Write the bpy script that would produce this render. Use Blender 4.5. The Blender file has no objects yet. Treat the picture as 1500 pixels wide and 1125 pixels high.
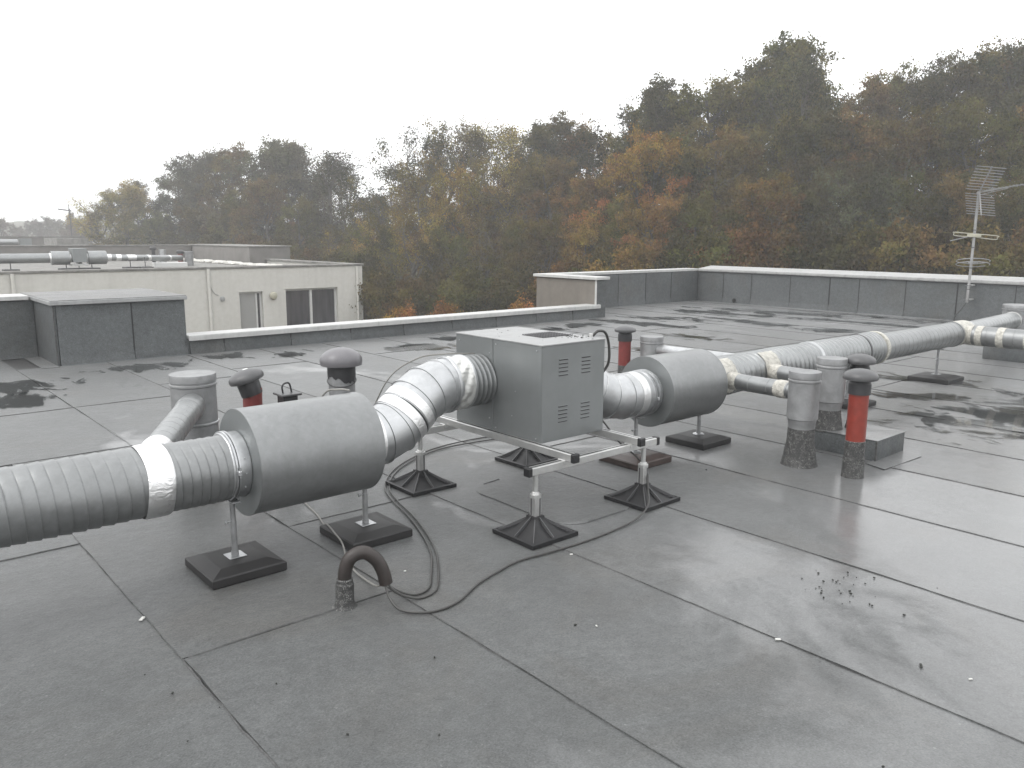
import bpy, bmesh, math, random
import numpy as np
from mathutils import Vector, Matrix

S = bpy.context.scene
COL = S.collection
PI = math.pi

# ------------------------------------------------------------------ camera
# world axes: X runs along the duct (right-away), Y along the membrane seams (left-away), z = 0 is the roof surface
CAM_H, YAW, PITCH, ROLL, FPX = 1.6, 0.712033, 0.182912, 0.0048777, 1180.25
def cam_axes():
    f = Vector((0, math.cos(PITCH), -math.sin(PITCH))); r = Vector((1, 0, 0)); u = r.cross(f)
    cr, sr = math.cos(ROLL), math.sin(ROLL)
    r, u = cr*r + sr*u, -sr*r + cr*u
    Rz = Matrix.Rotation(-YAW, 3, 'Z')
    return Rz @ r, Rz @ u, Rz @ f
CR, CU, CF = cam_axes()
cam = bpy.data.cameras.new('camera')
cam.sensor_width = 36.0; cam.lens = FPX/1500*36; cam.clip_start = 0.05; cam.clip_end = 3000
camo = bpy.data.objects.new('camera', cam); COL.objects.link(camo)
m = Matrix.Identity(4)
for i in range(3):
    m[i][0], m[i][1], m[i][2] = CR[i], CU[i], -CF[i]
m[2][3] = CAM_H
camo.matrix_world = m
S.camera = camo
S.render.resolution_x, S.render.resolution_y = 1024, 768
def at_depth(px, py, d):
    """photo pixel + distance along the view axis -> world point"""
    return Vector((0, 0, CAM_H)) + d*(CF + CR*((px-750)/FPX) - CU*((py-562.5)/FPX))

# ------------------------------------------------------------------ world, sun, exposure
SUN_EL, SUN_AZ = math.radians(52), math.radians(168)      # azimuth counter-clockwise from +X, towards the sun
w = bpy.data.worlds.new('World'); S.world = w; w.use_nodes = True
nt = w.node_tree; nt.nodes.clear()
sky = nt.nodes.new('ShaderNodeTexSky'); sky.sky_type = 'NISHITA'; sky.sun_disc = False
sky.sun_elevation = SUN_EL; sky.sun_rotation = PI/2 - SUN_AZ
sky.air_density = 1.0; sky.dust_density = 6.0; sky.ozone_density = 1.0
hs = nt.nodes.new('ShaderNodeHueSaturation'); hs.inputs['Saturation'].default_value = 0.06
mx = nt.nodes.new('ShaderNodeMixRGB'); mx.inputs['Fac'].default_value = 0.82
mx.inputs['Color2'].default_value = (8.9, 9.0, 9.1, 1)            # even cloud deck
bg = nt.nodes.new('ShaderNodeBackground'); bg.inputs['Strength'].default_value = 0.15
out = nt.nodes.new('ShaderNodeOutputWorld')
nt.links.new(sky.outputs[0], hs.inputs['Color']); nt.links.new(hs.outputs[0], mx.inputs['Color1'])
nt.links.new(mx.outputs[0], bg.inputs['Color']); nt.links.new(bg.outputs[0], out.inputs['Surface'])
sl = bpy.data.lights.new('sun', 'SUN'); sl.energy = 0.7; sl.angle = math.radians(25); sl.color = (1, 0.97, 0.93)
so = bpy.data.objects.new('sun', sl); COL.objects.link(so)
sd = Vector((math.cos(SUN_EL)*math.cos(SUN_AZ), math.cos(SUN_EL)*math.sin(SUN_AZ), math.sin(SUN_EL)))
so.rotation_euler = sd.to_track_quat('Z', 'Y').to_euler(); so.location = (0, 0, 30)
S.view_settings.view_transform = 'Standard'; S.view_settings.look = 'None'
S.view_settings.exposure = 0.72; S.view_settings.gamma = 1.0; S.view_settings.use_curve_mapping = False
S.render.engine = 'CYCLES'
S.cycles.max_bounces = 5; S.cycles.diffuse_bounces = 2; S.cycles.glossy_bounces = 3; S.cycles.transparent_max_bounces = 8; S.cycles.volume_bounces = 1

# ------------------------------------------------------------------ materials
MATS = {}
class N:
    def __init__(self, name):
        self.m = bpy.data.materials.new(name); self.m.use_nodes = True
        self.t = self.m.node_tree; self.t.nodes.clear()
        self.out = self.t.nodes.new('ShaderNodeOutputMaterial'); MATS[name] = self.m
    def n(self, kind, **kw):
        x = self.t.nodes.new('ShaderNode'+kind)
        for k, v in kw.items():
            if k in x.inputs.keys(): self.set(x, k, v)
            else: setattr(x, k, v)
        return x
    def set(self, node, key, v):
        if hasattr(v, 'is_output'): self.t.links.new(v, node.inputs[key])
        else:
            if isinstance(v, tuple) and len(v) == 3 and node.inputs[key].type == 'RGBA': v = v+(1,)
            node.inputs[key].default_value = v
    def pos(self): return self.n('NewGeometry').outputs['Position']
    def obj(self): return self.n('TexCoord').outputs['Object']
    def noise(self, vec, scale, detail=4, rough=0.55, dist=0.0):
        x = self.n('TexNoise', Scale=scale, Detail=detail, Roughness=rough, Distortion=dist)
        self.t.links.new(vec, x.inputs['Vector']); return x.outputs['Fac']
    def ramp(self, fac, stops):
        x = self.n('ValToRGB'); e = x.color_ramp.elements
        while len(e) > 1: e.remove(e[-1])
        for i, (p, c) in enumerate(stops):
            if not isinstance(c, tuple): c = (c, c, c)
            el = e[0] if i == 0 else e.new(p)
            el.position = p; el.color = c+(1,)
        self.t.links.new(fac, x.inputs['Fac']); return x.outputs['Color']
    def mix(self, fac, a, b, mode='MIX'):
        x = self.n('MixRGB', blend_type=mode)
        for k, v in (('Fac', fac), ('Color1', a), ('Color2', b)): self.set(x, k, v)
        return x.outputs[0]
    def math(self, op, a, b=0.0, c=0.0):
        x = self.n('Math', operation=op)
        for i, v in enumerate((a, b, c)):
            if hasattr(v, 'is_output'): self.t.links.new(v, x.inputs[i])
            else: x.inputs[i].default_value = v
        return x.outputs[0]
    def bump(self, h, strength=0.3, dist=0.01):
        x = self.n('Bump', Strength=strength, Distance=dist); self.t.links.new(h, x.inputs['Height'])
        return x.outputs['Normal']
    def scale(self, vec, s):
        x = self.n('Mapping'); x.inputs['Scale'].default_value = s
        self.t.links.new(vec, x.inputs['Vector']); return x.outputs[0]
    def bsdf(self, **kw):
        b = self.n('BsdfPrincipled')
        for k, v in kw.items(): self.set(b, k.replace('_', ' '), v)
        self.t.links.new(b.outputs[0], self.out.inputs['Surface']); return b

ALBEDO_SCALE = 0.76                                     # base colours scaled down to offset the stronger sky and exposure
def g3(v, t=(1, 1, 1)): return (v*t[0], v*t[1], v*t[2])

# mineral felt roofing: granules, dirt washes, tide marks, and where it is wet a film of rain water on top
def felt(name, lo, hi, tint, film=True, rough=0.55, spec=0.9):
    k = N(name); p = k.pos()
    mid = k.noise(p, 2.6, 7, 0.62, 0.3); small = k.noise(p, 17, 5, 0.6); fine = k.noise(p, 140, 3, 0.65)
    grain = k.n('TexVoronoi', Scale=150.0); k.t.links.new(p, grain.inputs['Vector'])
    gcol = k.ramp(grain.outputs['Color'], [(0.0, 0.66), (0.55, 1.0), (0.93, 1.08), (1.0, 2.0)])
    base = k.mix(k.ramp(mid, [(0.28, 0.0), (0.72, 1.0)]), g3(lo*ALBEDO_SCALE, tint), g3(hi*ALBEDO_SCALE, tint))
    base = k.mix(1.0, base, gcol, 'MULTIPLY')
    base = k.mix(0.6, base, k.ramp(fine, [(0.3, 0.55), (0.5, 1.0), (0.70, 1.55)]), 'MULTIPLY')
    base = k.mix(1.0, base, k.ramp(small, [(0.3, 0.84), (0.7, 1.16)]), 'MULTIPLY')
    oi = k.n('ObjectInfo').outputs['Random']
    base = k.mix(1.0, base, k.ramp(oi, [(0.0, 0.86), (1.0, 1.14)]), 'MULTIPLY')
    blot = k.noise(p, 1.0, 8, 0.66, 1.0)
    base = k.mix(k.ramp(blot, [(0.50, 0.0), (0.70, 0.7)]), base, k.mix(1.0, base, (0.92, 0.84, 0.76), 'MULTIPLY'))      # brown wash
    base = k.mix(k.ramp(blot, [(0.435, 0.0), (0.445, 0.09), (0.455, 0.0)]), base, g3(hi*1.5, (1, 1, 0.98)))             # tide mark
    h = k.math('ADD', k.math('MULTIPLY', fine, 0.7), k.math('ADD', k.math('MULTIPLY', mid, 3.0), k.math('MULTIPLY', small, 1.2)))
    nrm_ = k.bump(h, 0.5, 0.005)
    if film:
        big = k.noise(k.scale(p, (1.0, 0.7, 1.0)), 0.75, 9, 0.64, 0.7)
        sx = k.n('SeparateXYZ'); k.t.links.new(p, sx.inputs[0])
        run = k.math('MULTIPLY_ADD', sx.outputs[0], 0.075, k.math('MULTIPLY', sx.outputs[1], -0.11))          # more film towards +X, less towards +Y
        run = k.math('MAXIMUM', k.math('MINIMUM', k.math('ADD', run, 0.05), 0.20), -0.06)
        wet = k.ramp(k.math('ADD', big, run), [(0.51, 0.0), (0.585, 0.7), (0.68, 1.0)])
        base = k.mix(wet, base, k.mix(1.0, base, (0.96, 0.96, 0.965), 'MULTIPLY'))
        soft = k.bump(k.math('ADD', k.math('MULTIPLY', small, 1.0), k.math('MULTIPLY', fine, 0.12)), 0.25, 0.004)
        k.bsdf(Base_Color=base, Roughness=rough, Normal=nrm_, Specular_IOR_Level=spec, Coat_Weight=wet, Coat_Roughness=k.math('MULTIPLY_ADD', small, 0.25, 0.06), Coat_IOR=1.48, Coat_Normal=soft, Sheen_Weight=0.17, Sheen_Roughness=0.45)
    else: k.bsdf(Base_Color=base, Roughness=rough, Normal=nrm_, Specular_IOR_Level=spec)
felt('felt', 0.070, 0.104, (0.955, 1.0, 1.0), rough=0.5, spec=0.4)
felt('felt_upstand', 0.098, 0.128, (0.93, 1.0, 1.03), film=False, rough=0.6, spec=0.4)
felt('felt_old', 0.13, 0.2, (1.0, 1.0, 0.99), film=False, rough=0.5, spec=0.5)

k = N('bitumen_dark'); k.bsdf(Base_Color=(0.010, 0.010, 0.011), Roughness=0.45)
k = N('bitumen'); p = k.pos(); nz = k.noise(p, 60, 4)
k.bsdf(Base_Color=k.ramp(nz, [(0.3, 0.03), (0.7, 0.075)]), Roughness=0.5, Normal=k.bump(nz, 0.4, 0.004))

# granulated flashing sleeve: black bitumen with pale specks
k = N('flashing'); p = k.pos(); v = k.n('TexVoronoi', Scale=300.0); k.t.links.new(p, v.inputs['Vector'])
nz = k.noise(p, 28, 6, 0.7)
spk = k.math('MULTIPLY', k.ramp(v.outputs['Color'], [(0.55, 0.0), (0.8, 1.0)]), k.ramp(nz, [(0.42, 0.1), (0.62, 1.0)]))
k.bsdf(Base_Color=k.mix(spk, (0.028, 0.028, 0.028), (0.23, 0.23, 0.22)), Roughness=0.6, Normal=k.bump(nz, 0.8, 0.012))

def metal(name, col, metallic, rlo, rhi, mottle=0.22, streak=0.0, bump=0.05, scale=9):
    k = N(name); p = k.obj(); a = k.noise(p, scale, 6, 0.65, 0.6); b = k.noise(p, 2.2, 4, 0.6)
    sp = k.n('TexVoronoi', Scale=38.0); k.t.links.new(p, sp.inputs['Vector'])
    c = k.mix(1.0, g3(0.80, col), k.ramp(a, [(0.25, 1-mottle), (0.75, 1+mottle*0.6)]), 'MULTIPLY')
    c = k.mix(min(0.25, mottle), c, k.mix(1.0, c, k.ramp(sp.outputs['Color'], [(0, 0.75), (1, 1.2)]), 'MULTIPLY'))
    c = k.mix(1.0, c, k.ramp(b, [(0.3, 1-mottle*0.8), (0.7, 1.05)]), 'MULTIPLY')
    if streak:
        s = k.noise(k.scale(k.pos(), (14, 14, 0.9)), 1.0, 5, 0.65)
        c = k.mix(k.ramp(s, [(0.5, 0.0), (0.75, streak)]), c, g3(0.10, (1, 0.97, 0.9)))
    r = k.math('MULTIPLY_ADD', a, rhi-rlo, rlo)
    k.bsdf(Base_Color=c, Metallic=metallic, Roughness=r, Normal=k.bump(a, bump, 0.01))
metal('galvanised', (0.37, 0.38, 0.383), 0.78, 0.32, 0.46, 0.14, 0.10, 0.015, 18)
metal('galvanised_dull', (0.295, 0.303, 0.305), 0.62, 0.36, 0.48, 0.14, 0.10, 0.012, 22)
metal('galvanised_bright', (0.60, 0.61, 0.62), 0.85, 0.27, 0.42, 0.16)
metal('galvanised_pipe', (0.36, 0.365, 0.37), 0.5, 0.45, 0.62, 0.25, 0.25)
metal('cabinet', (0.262, 0.276, 0.278), 0.6, 0.34, 0.46, 0.06, 0.06, 0.01, 4)
metal('aluminium', (0.66, 0.66, 0.65), 0.8, 0.28, 0.42, 0.12)
metal('cap_metal', (0.54, 0.54, 0.53), 0.15, 0.38, 0.55, 0.10, 0.22)
metal('cap_dull', (0.39, 0.39, 0.385), 0.15, 0.4, 0.55, 0.16, 0.4)
metal('cap_grey', (0.37, 0.375, 0.375), 0.2, 0.42, 0.6, 0.12, 0.2)
metal('steel_dark', (0.16, 0.16, 0.165), 0.6, 0.35, 0.5, 0.2)
metal('antenna_metal', (0.36, 0.36, 0.355), 0.6, 0.35, 0.5, 0.2)

k = N('foil_tape'); p = k.obj(); a = k.noise(p, 26, 5, 0.6, 1.5); b = k.noise(p, 7, 3)
k.bsdf(Base_Color=k.ramp(b, [(0.3, 0.72), (0.7, 0.86)]), Metallic=0.88, Roughness=k.math('MULTIPLY_ADD', a, 0.2, 0.22),
       Normal=k.bump(a, 0.55, 0.012))
k = N('foil_sleeve'); p = k.obj(); a = k.noise(k.scale(p, (3, 9, 14)), 1.3, 3, 0.5, 1.6)
k.bsdf(Base_Color=(0.60, 0.60, 0.58), Metallic=0.55, Roughness=0.38, Normal=k.bump(a, 0.35, 0.03))
k = N('sealant'); p = k.obj(); a = k.noise(p, 30, 5, 0.65, 0.8)
k.bsdf(Base_Color=k.ramp(a, [(0.3, (0.28, 0.27, 0.24)), (0.6, (0.50, 0.485, 0.44))]), Roughness=0.55, Normal=k.bump(a, 0.9, 0.015))

def plain(name, col, rough, nscale=25, var=0.25, spec=0.5, bump=0.15):
    k = N(name); p = k.obj(); a = k.noise(p, nscale, 6, 0.65)
    c = k.mix(1.0, g3(ALBEDO_SCALE, col), k.ramp(a, [(0.25, 1-var), (0.75, 1+var)]), 'MULTIPLY')
    k.bsdf(Base_Color=c, Roughness=k.math('MULTIPLY_ADD', a, 0.2, rough-0.1), Specular_IOR_Level=spec, Normal=k.bump(a, bump, 0.004))
plain('red_plastic', (0.235, 0.031, 0.018), 0.42, 18, 0.22)
plain('red_plastic_faded', (0.18, 0.026, 0.022), 0.5, 18, 0.25)
plain('cap_plastic', (0.085, 0.085, 0.088), 0.42, 20, 0.18)
plain('cap_plastic_dark', (0.030, 0.030, 0.033), 0.45, 20, 0.2)
plain('cap_plastic_grey', (0.16, 0.155, 0.165), 0.38, 16, 0.12)
plain('black_plastic', (0.009, 0.009, 0.0105), 0.5, 30, 0.3)
plain('rubber', (0.0165, 0.0155, 0.016), 0.55, 14, 0.4)
plain('rubber_brown', (0.032, 0.025, 0.0225), 0.5, 10, 0.45)
plain('rusty_steel', (0.060, 0.043, 0.038), 0.42, 16, 0.35)
plain('cable_black', (0.045, 0.044, 0.042), 0.4, 30, 0.2)
plain('cable_grey', (0.24, 0.235, 0.22), 0.5, 30, 0.2)
plain('white_sticker', (0.75, 0.75, 0.74), 0.4, 20, 0.08)
plain('void_black', (0.008, 0.008, 0.009), 0.6, 20, 0.2)
plain('junction_cream', (0.50, 0.48, 0.38), 0.45, 20, 0.1)
plain('frame_white', (0.66, 0.66, 0.65), 0.4, 10, 0.06)
plain('shutter', (0.34, 0.34, 0.33), 0.5, 40, 0.15)
plain('debris_dark', (0.02, 0.022, 0.018), 0.7, 30, 0.4)
plain('debris_pale', (0.65, 0.65, 0.62), 0.5, 30, 0.1)

k = N('render_cream'); p = k.pos(); a = k.noise(p, 6, 6, 0.6); s = k.noise(k.scale(p, (2.4, 2.4, 0.16)), 1.0, 6, 0.65)
c = k.mix(k.ramp(s, [(0.48, 0.0), (0.78, 0.35)]), k.ramp(a, [(0.3, (0.49, 0.48, 0.445)), (0.7, (0.545, 0.535, 0.505))]), (0.34, 0.33, 0.305))
k.bsdf(Base_Color=c, Roughness=0.85, Specular_IOR_Level=0.2)
k = N('render_beige'); p = k.pos(); a = k.noise(p, 5, 6, 0.6); s = k.noise(k.scale(p, (5, 5, 0.6)), 1.0, 6, 0.65)
c = k.mix(k.ramp(s, [(0.45, 0.0), (0.8, 0.4)]), k.ramp(a, [(0.3, (0.145, 0.13, 0.115)), (0.7, (0.18, 0.165, 0.145))]), (0.09, 0.083, 0.075))
k.bsdf(Base_Color=c, Roughness=0.85, Specular_IOR_Level=0.2)
k = N('concrete_old'); p = k.pos(); a = k.noise(p, 2.2, 7, 0.7, 0.6)
k.bsdf(Base_Color=k.ramp(a, [(0.3, (0.07, 0.07, 0.066)), (0.5, (0.16, 0.155, 0.145)), (0.72, (0.24, 0.235, 0.22))]), Roughness=0.8)
k = N('parapet_brown'); p = k.pos(); a = k.noise(p, 1.2, 6, 0.65)
k.bsdf(Base_Color=k.ramp(a, [(0.3, (0.115, 0.108, 0.10)), (0.7, (0.175, 0.165, 0.155))]), Roughness=0.8)
k = N('window_glass'); p = k.pos(); a = k.noise(k.scale(p, (5, 5, 0.6)), 1.0, 4)
k.bsdf(Base_Color=k.ramp(a, [(0.35, (0.030, 0.029, 0.033)), (0.7, (0.075, 0.072, 0.08))]), Roughness=0.08, Specular_IOR_Level=0.5)

# water film on the roof: fresnel reflection over the darkened felt below, drizzle rings as relief
def water(name, tint, rgh, bmp):
    k = N(name); p = k.pos()
    v = k.n('TexVoronoi', Scale=5.5, Randomness=1.0); k.t.links.new(p, v.inputs['Vector'])
    d = v.outputs['Distance']
    ring = k.math('MULTIPLY', k.math('SINE', k.math('MULTIPLY', d, 95.0)), k.math('POWER', 2.718, k.math('MULTIPLY', d, -9.0)))
    pick = k.n('SeparateColor'); k.t.links.new(v.outputs['Color'], pick.inputs[0])
    ring = k.math('MULTIPLY', ring, k.math('GREATER_THAN', pick.outputs[0], 0.6))
    nz = k.noise(p, 14, 3)
    h = k.math('ADD', k.math('MULTIPLY', ring, 0.5), k.math('MULTIPLY', nz, 0.35))
    nrm = k.bump(h, bmp, 0.01)
    fr = k.n('Fresnel', IOR=1.33); k.t.links.new(nrm, fr.inputs['Normal'])
    tr = k.n('BsdfTransparent', Color=tint); gl = k.n('BsdfGlossy', Color=(1, 1, 1), Roughness=rgh)
    k.t.links.new(nrm, gl.inputs['Normal'])
    ms = k.n('MixShader')
    k.t.links.new(fr.outputs[0], ms.inputs[0]); k.t.links.new(tr.outputs[0], ms.inputs[1]); k.t.links.new(gl.outputs[0], ms.inputs[2])
    rim = k.n('Attribute', attribute_name='rim').outputs['Fac']
    sh = k.noise(k.scale(p, (1.0, 0.5, 1.0)), 3.4, 9, 0.66, 0.7); sh = k.math('ADD', k.math('MULTIPLY_ADD', sh, 2.0, -0.5), k.math('MULTIPLY', rim, -0.34))
    clear = k.n('BsdfTransparent', Color=(1, 1, 1)); m3 = k.n('MixShader')
    k.t.links.new(k.ramp(sh, [(0.20, 0.0), (0.25, 1.0)]), m3.inputs[0]); k.t.links.new(clear.outputs[0], m3.inputs[1]); k.t.links.new(ms.outputs[0], m3.inputs[2])
    k.t.links.new(m3.outputs[0], k.out.inputs['Surface'])
water('puddle', (0.78, 0.79, 0.79), 0.03, 0.12)
water('rain_film', (0.97, 0.97, 0.97), 0.06, 0.3)

k = N('soil'); p = k.pos(); a = k.noise(p, 0.35, 8, 0.65); b = k.noise(p, 6, 4)
c = k.mix(b, k.ramp(a, [(0.35, (0.035, 0.030, 0.018)), (0.65, (0.075, 0.055, 0.028))]), (0.06, 0.055, 0.022))
k.bsdf(Base_Color=c, Roughness=0.9, Specular_IOR_Level=0.1)
k = N('far_wood'); p = k.pos(); a = k.noise(p, 0.09, 8, 0.7)
k.bsdf(Base_Color=k.ramp(a, [(0.35, (0.035, 0.035, 0.025)), (0.65, (0.085, 0.075, 0.045))]), Roughness=0.9, Specular_IOR_Level=0.1, Normal=k.bump(a, 1.0, 3.0))
k = N('bark'); p = k.obj(); a = k.noise(k.scale(p, (6, 6, 1.5)), 1.0, 6)
k.bsdf(Base_Color=k.ramp(a, [(0.3, (0.045, 0.040, 0.034)), (0.7, (0.12, 0.11, 0.095))]), Roughness=0.85, Specular_IOR_Level=0.2)
k = N('bark_pale'); p = k.obj(); a = k.noise(k.scale(p, (6, 6, 2.5)), 1.0, 6)
k.bsdf(Base_Color=k.ramp(a, [(0.3, (0.10, 0.095, 0.085)), (0.7, (0.21, 0.20, 0.18))]), Roughness=0.85, Specular_IOR_Level=0.2)
# leaves: the tree's own colour, each leaf a little lighter, darker, redder or greener
k = N('leaves'); oc = k.n('ObjectInfo').outputs['Color']
at = k.n('Attribute', attribute_name='tone'); at2 = k.n('Attribute', attribute_name='turn')
hsv = k.n('HueSaturation')
k.t.links.new(oc, hsv.inputs['Color'])
k.t.links.new(k.math('MULTIPLY_ADD', at2.outputs['Fac'], 0.06, 0.487), hsv.inputs['Hue'])
k.t.links.new(k.math('MULTIPLY_ADD', at.outputs['Fac'], 1.15, 0.45), hsv.inputs['Value'])
hsv.inputs['Saturation'].default_value = 0.95
df = k.n('BsdfDiffuse', Roughness=0.4); tl = k.n('BsdfTranslucent'); gl = k.n('BsdfGlossy', Roughness=0.45, Color=(0.5, 0.5, 0.5))
k.t.links.new(hsv.outputs[0], df.inputs['Color']); k.t.links.new(hsv.outputs[0], tl.inputs['Color'])
m1 = k.n('MixShader', Fac=0.3); m2 = k.n('MixShader', Fac=0.0)
k.t.links.new(df.outputs[0], m1.inputs[1]); k.t.links.new(tl.outputs[0], m1.inputs[2])
k.t.links.new(m1.outputs[0], m2.inputs[1]); k.t.links.new(gl.outputs[0], m2.inputs[2])
k.t.links.new(m2.outputs[0], k.out.inputs['Surface'])

# ------------------------------------------------------------------ mesh builder
def wpos(o):
    v = Vector((0, 0, 0))
    while o: v += o.location; o = o.parent
    return v
class MB:
    def __init__(self): self.v = []; self.f = []
    def add(self, vs, fs):
        b = len(self.v); self.v += [tuple(x) for x in vs]; self.f += [tuple(i+b for i in q) for q in fs]; return self
    def box(self, lo, hi, bevel=0.0, rot=None, seg=1):
        lo = Vector(lo); hi = Vector(hi); c = (lo+hi)/2; s = hi-lo
        bm = bmesh.new(); bmesh.ops.create_cube(bm, size=1.0)
        for q in bm.verts: q.co = Vector((q.co.x*s.x, q.co.y*s.y, q.co.z*s.z))
        if bevel: bmesh.ops.bevel(bm, geom=bm.edges[:], offset=bevel, segments=seg, affect='EDGES', profile=0.6)
        bm.verts.index_update()
        vs = [(rot @ q.co if rot else q.co)+c for q in bm.verts]; fs = [[q.index for q in fc.verts] for fc in bm.faces]
        bm.free(); return self.add(vs, fs)
    def tube(self, pts, rad, n=12, cap=True):
        pts = [Vector(q) for q in pts]; m_ = len(pts)
        if not hasattr(rad, '__len__'): rad = [rad]*m_
        tan = []
        for i in range(m_):
            t = (pts[min(i+1, m_-1)]-pts[max(i-1, 0)])
            if 0 < i < m_-1: t = (pts[i+1]-pts[i]).normalized()+(pts[i]-pts[i-1]).normalized()
            tan.append(t.normalized())
        a = Vector((0, 0, 1)) if abs(tan[0].z) < 0.9 else Vector((1, 0, 0))
        nx = (a - tan[0]*a.dot(tan[0])).normalized(); vs = []
        for i in range(m_):
            nx = (nx - tan[i]*nx.dot(tan[i])).normalized(); ny = tan[i].cross(nx)
            for j in range(n):
                th = 2*PI*j/n; vs.append(pts[i] + (nx*math.cos(th)+ny*math.sin(th))*rad[i])
        fs = [(i*n+j, i*n+(j+1) % n, (i+1)*n+(j+1) % n, (i+1)*n+j) for i in range(m_-1) for j in range(n)]
        if cap: fs += [tuple(range(n-1, -1, -1)), tuple(range((m_-1)*n, m_*n))]
        return self.add(vs, fs)
    def lathe(self, base, prof, n=40, axis=(0, 0, 1)):
        """prof: (distance along the axis, radius)"""
        return self.tube_prof(base, axis, prof, n)
    def tube_prof(self, base, axis, prof, n):
        base = Vector(base); ax = Vector(axis).normalized()
        a = Vector((0, 0, 1)) if abs(ax.z) < 0.9 else Vector((1, 0, 0))
        nx = (a-ax*a.dot(ax)).normalized(); ny = ax.cross(nx); vs = []; m_ = len(prof)
        for d_, r_ in prof:
            for j in range(n):
                th = 2*PI*j/n; vs.append(base+ax*d_+(nx*math.cos(th)+ny*math.sin(th))*max(r_, 1e-4))
        fs = [(i*n+j, i*n+(j+1) % n, (i+1)*n+(j+1) % n, (i+1)*n+j) for i in range(m_-1) for j in range(n)]
        fs += [tuple(range(n-1, -1, -1)), tuple(range((m_-1)*n, m_*n))]
        return self.add(vs, fs)
    def prism(self, poly, z0, z1):
        n = len(poly); vs = [(x, y, z0) for x, y in poly]+[(x, y, z1) for x, y in poly]
        return self.add(vs, [tuple(range(n-1, -1, -1)), tuple(range(n, 2*n))]+[(i, (i+1) % n, n+(i+1) % n, n+i) for i in range(n)])
    def build(self, name, mat, parent=None, smooth=32, recalc=True):
        me = bpy.data.meshes.new(name); o_ = wpos(parent)
        me.from_pydata([(x-o_.x, y-o_.y, z-o_.z) for x, y, z in self.v], [], self.f); me.validate(); me.update()
        if recalc:
            bm = bmesh.new(); bm.from_mesh(me); bmesh.ops.recalc_face_normals(bm, faces=bm.faces[:]); bm.to_mesh(me); bm.free()
        if smooth:
            me.polygons.foreach_set('use_smooth', [True]*len(me.polygons)); me.set_sharp_from_angle(angle=math.radians(smooth))
        me.materials.append(MATS[mat]); o = bpy.data.objects.new(name, me); COL.objects.link(o); o.parent = parent
        return o
def tag(o, label=None, cat=None, group=None, kind=None):
    for key, v_ in (('label', label), ('category', cat), ('group', group), ('kind', kind)):
        if v_: o[key] = v_
    return o
def thing(name, label, cat, loc=(0, 0, 0), group=None):
    o = bpy.data.objects.new(name, None); COL.objects.link(o); o.location = loc; o.empty_display_size = 0.1
    return tag(o, label, cat, group)
def struct(o): return tag(o, kind='structure')
def copy_tree(o, parent=None):
    c = o.copy(); COL.objects.link(c); c.parent = parent
    for ch in list(o.children): copy_tree(ch, c)
    return c
def spline(pts, per=10):
    pts = [Vector(q) for q in pts]; P = [2*pts[0]-pts[1]]+pts+[2*pts[-1]-pts[-2]]; o = []
    for i in range(1, len(P)-2):
        for s in range(per):
            t = s/per; a, b, c, d = P[i-1], P[i], P[i+1], P[i+2]
            o.append(0.5*((2*b)+(c-a)*t+(2*a-5*b+4*c-d)*t*t+(3*b-a-3*c+d)*t**3))
    return o+[pts[-1]]
def bx(name, lo, hi, mat, parent=None, bevel=0.0, **kw): return MB().box(lo, hi, bevel, **kw).build(name, mat, parent)

# ------------------------------------------------------------------ setting: ground, hills
GZ = -5.6
def terrain(x, y):
    # the wood stands on a bank that climbs to the right behind the roof
    d = max(0.0, (x*0.86+y*0.5)-33); s = max(0.0, min(1.0, (x-y*0.55-2)/30))
    return GZ + min(7.5, d*0.20*s) + 0.25*math.sin(x*0.21)*math.cos(y*0.17)
n = 110; xs = [-650+1300*((i/n)) for i in range(n+1)]
def grade(t): u = (t*2-1); return 650*(abs(u)**2.2)*(1 if u > 0 else -1)
vs = []; fs = []
for i in range(n+1):
    for j in range(n+1):
        x = grade(i/n)+25; y = grade(j/n)+30; vs.append((x, y, terrain(x, y)))
for i in range(n):
    for j in range(n): a = i*(n+1)+j; fs.append((a, a+n+1, a+n+2, a+1))
struct(MB().add(vs, fs).build('ground', 'soil'))
def hill(a0, a1, dist, base_h, seed, mat='far_wood'):
    rnd = random.Random(seed); ph = [rnd.uniform(0, 6.28) for _ in range(14)]; vs = []; fs = []; nn = 260
    for i in range(nn+1):
        a = math.radians(a0+(a1-a0)*i/nn); e = math.sin(PI*i/nn)**0.4
        h = base_h*e*(0.72+sum(math.sin(i/nn*(3+5.5*q)+ph[q])*0.16/(1+q*0.55) for q in range(14)))
        for kx, (dd, hh) in enumerate(((0, -1.0), (10, 0.55), (26, 0.85), (55, 1.0), (90, 0.2))):
            z = GZ-1 if kx == 0 else GZ+(h-GZ)*hh + rnd.uniform(-0.5, 0.5)
            vs.append(((dist+dd)*math.cos(a), (dist+dd)*math.sin(a), z))
    for i in range(nn):
        for q in range(4): b = i*5+q; fs.append((b, b+1, b+6, b+5))
    return struct(MB().add(vs, fs).build('hill', mat))
hill(40, 130, 420, 9, 1); hill(52, 140, 250, 8, 5)

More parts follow.
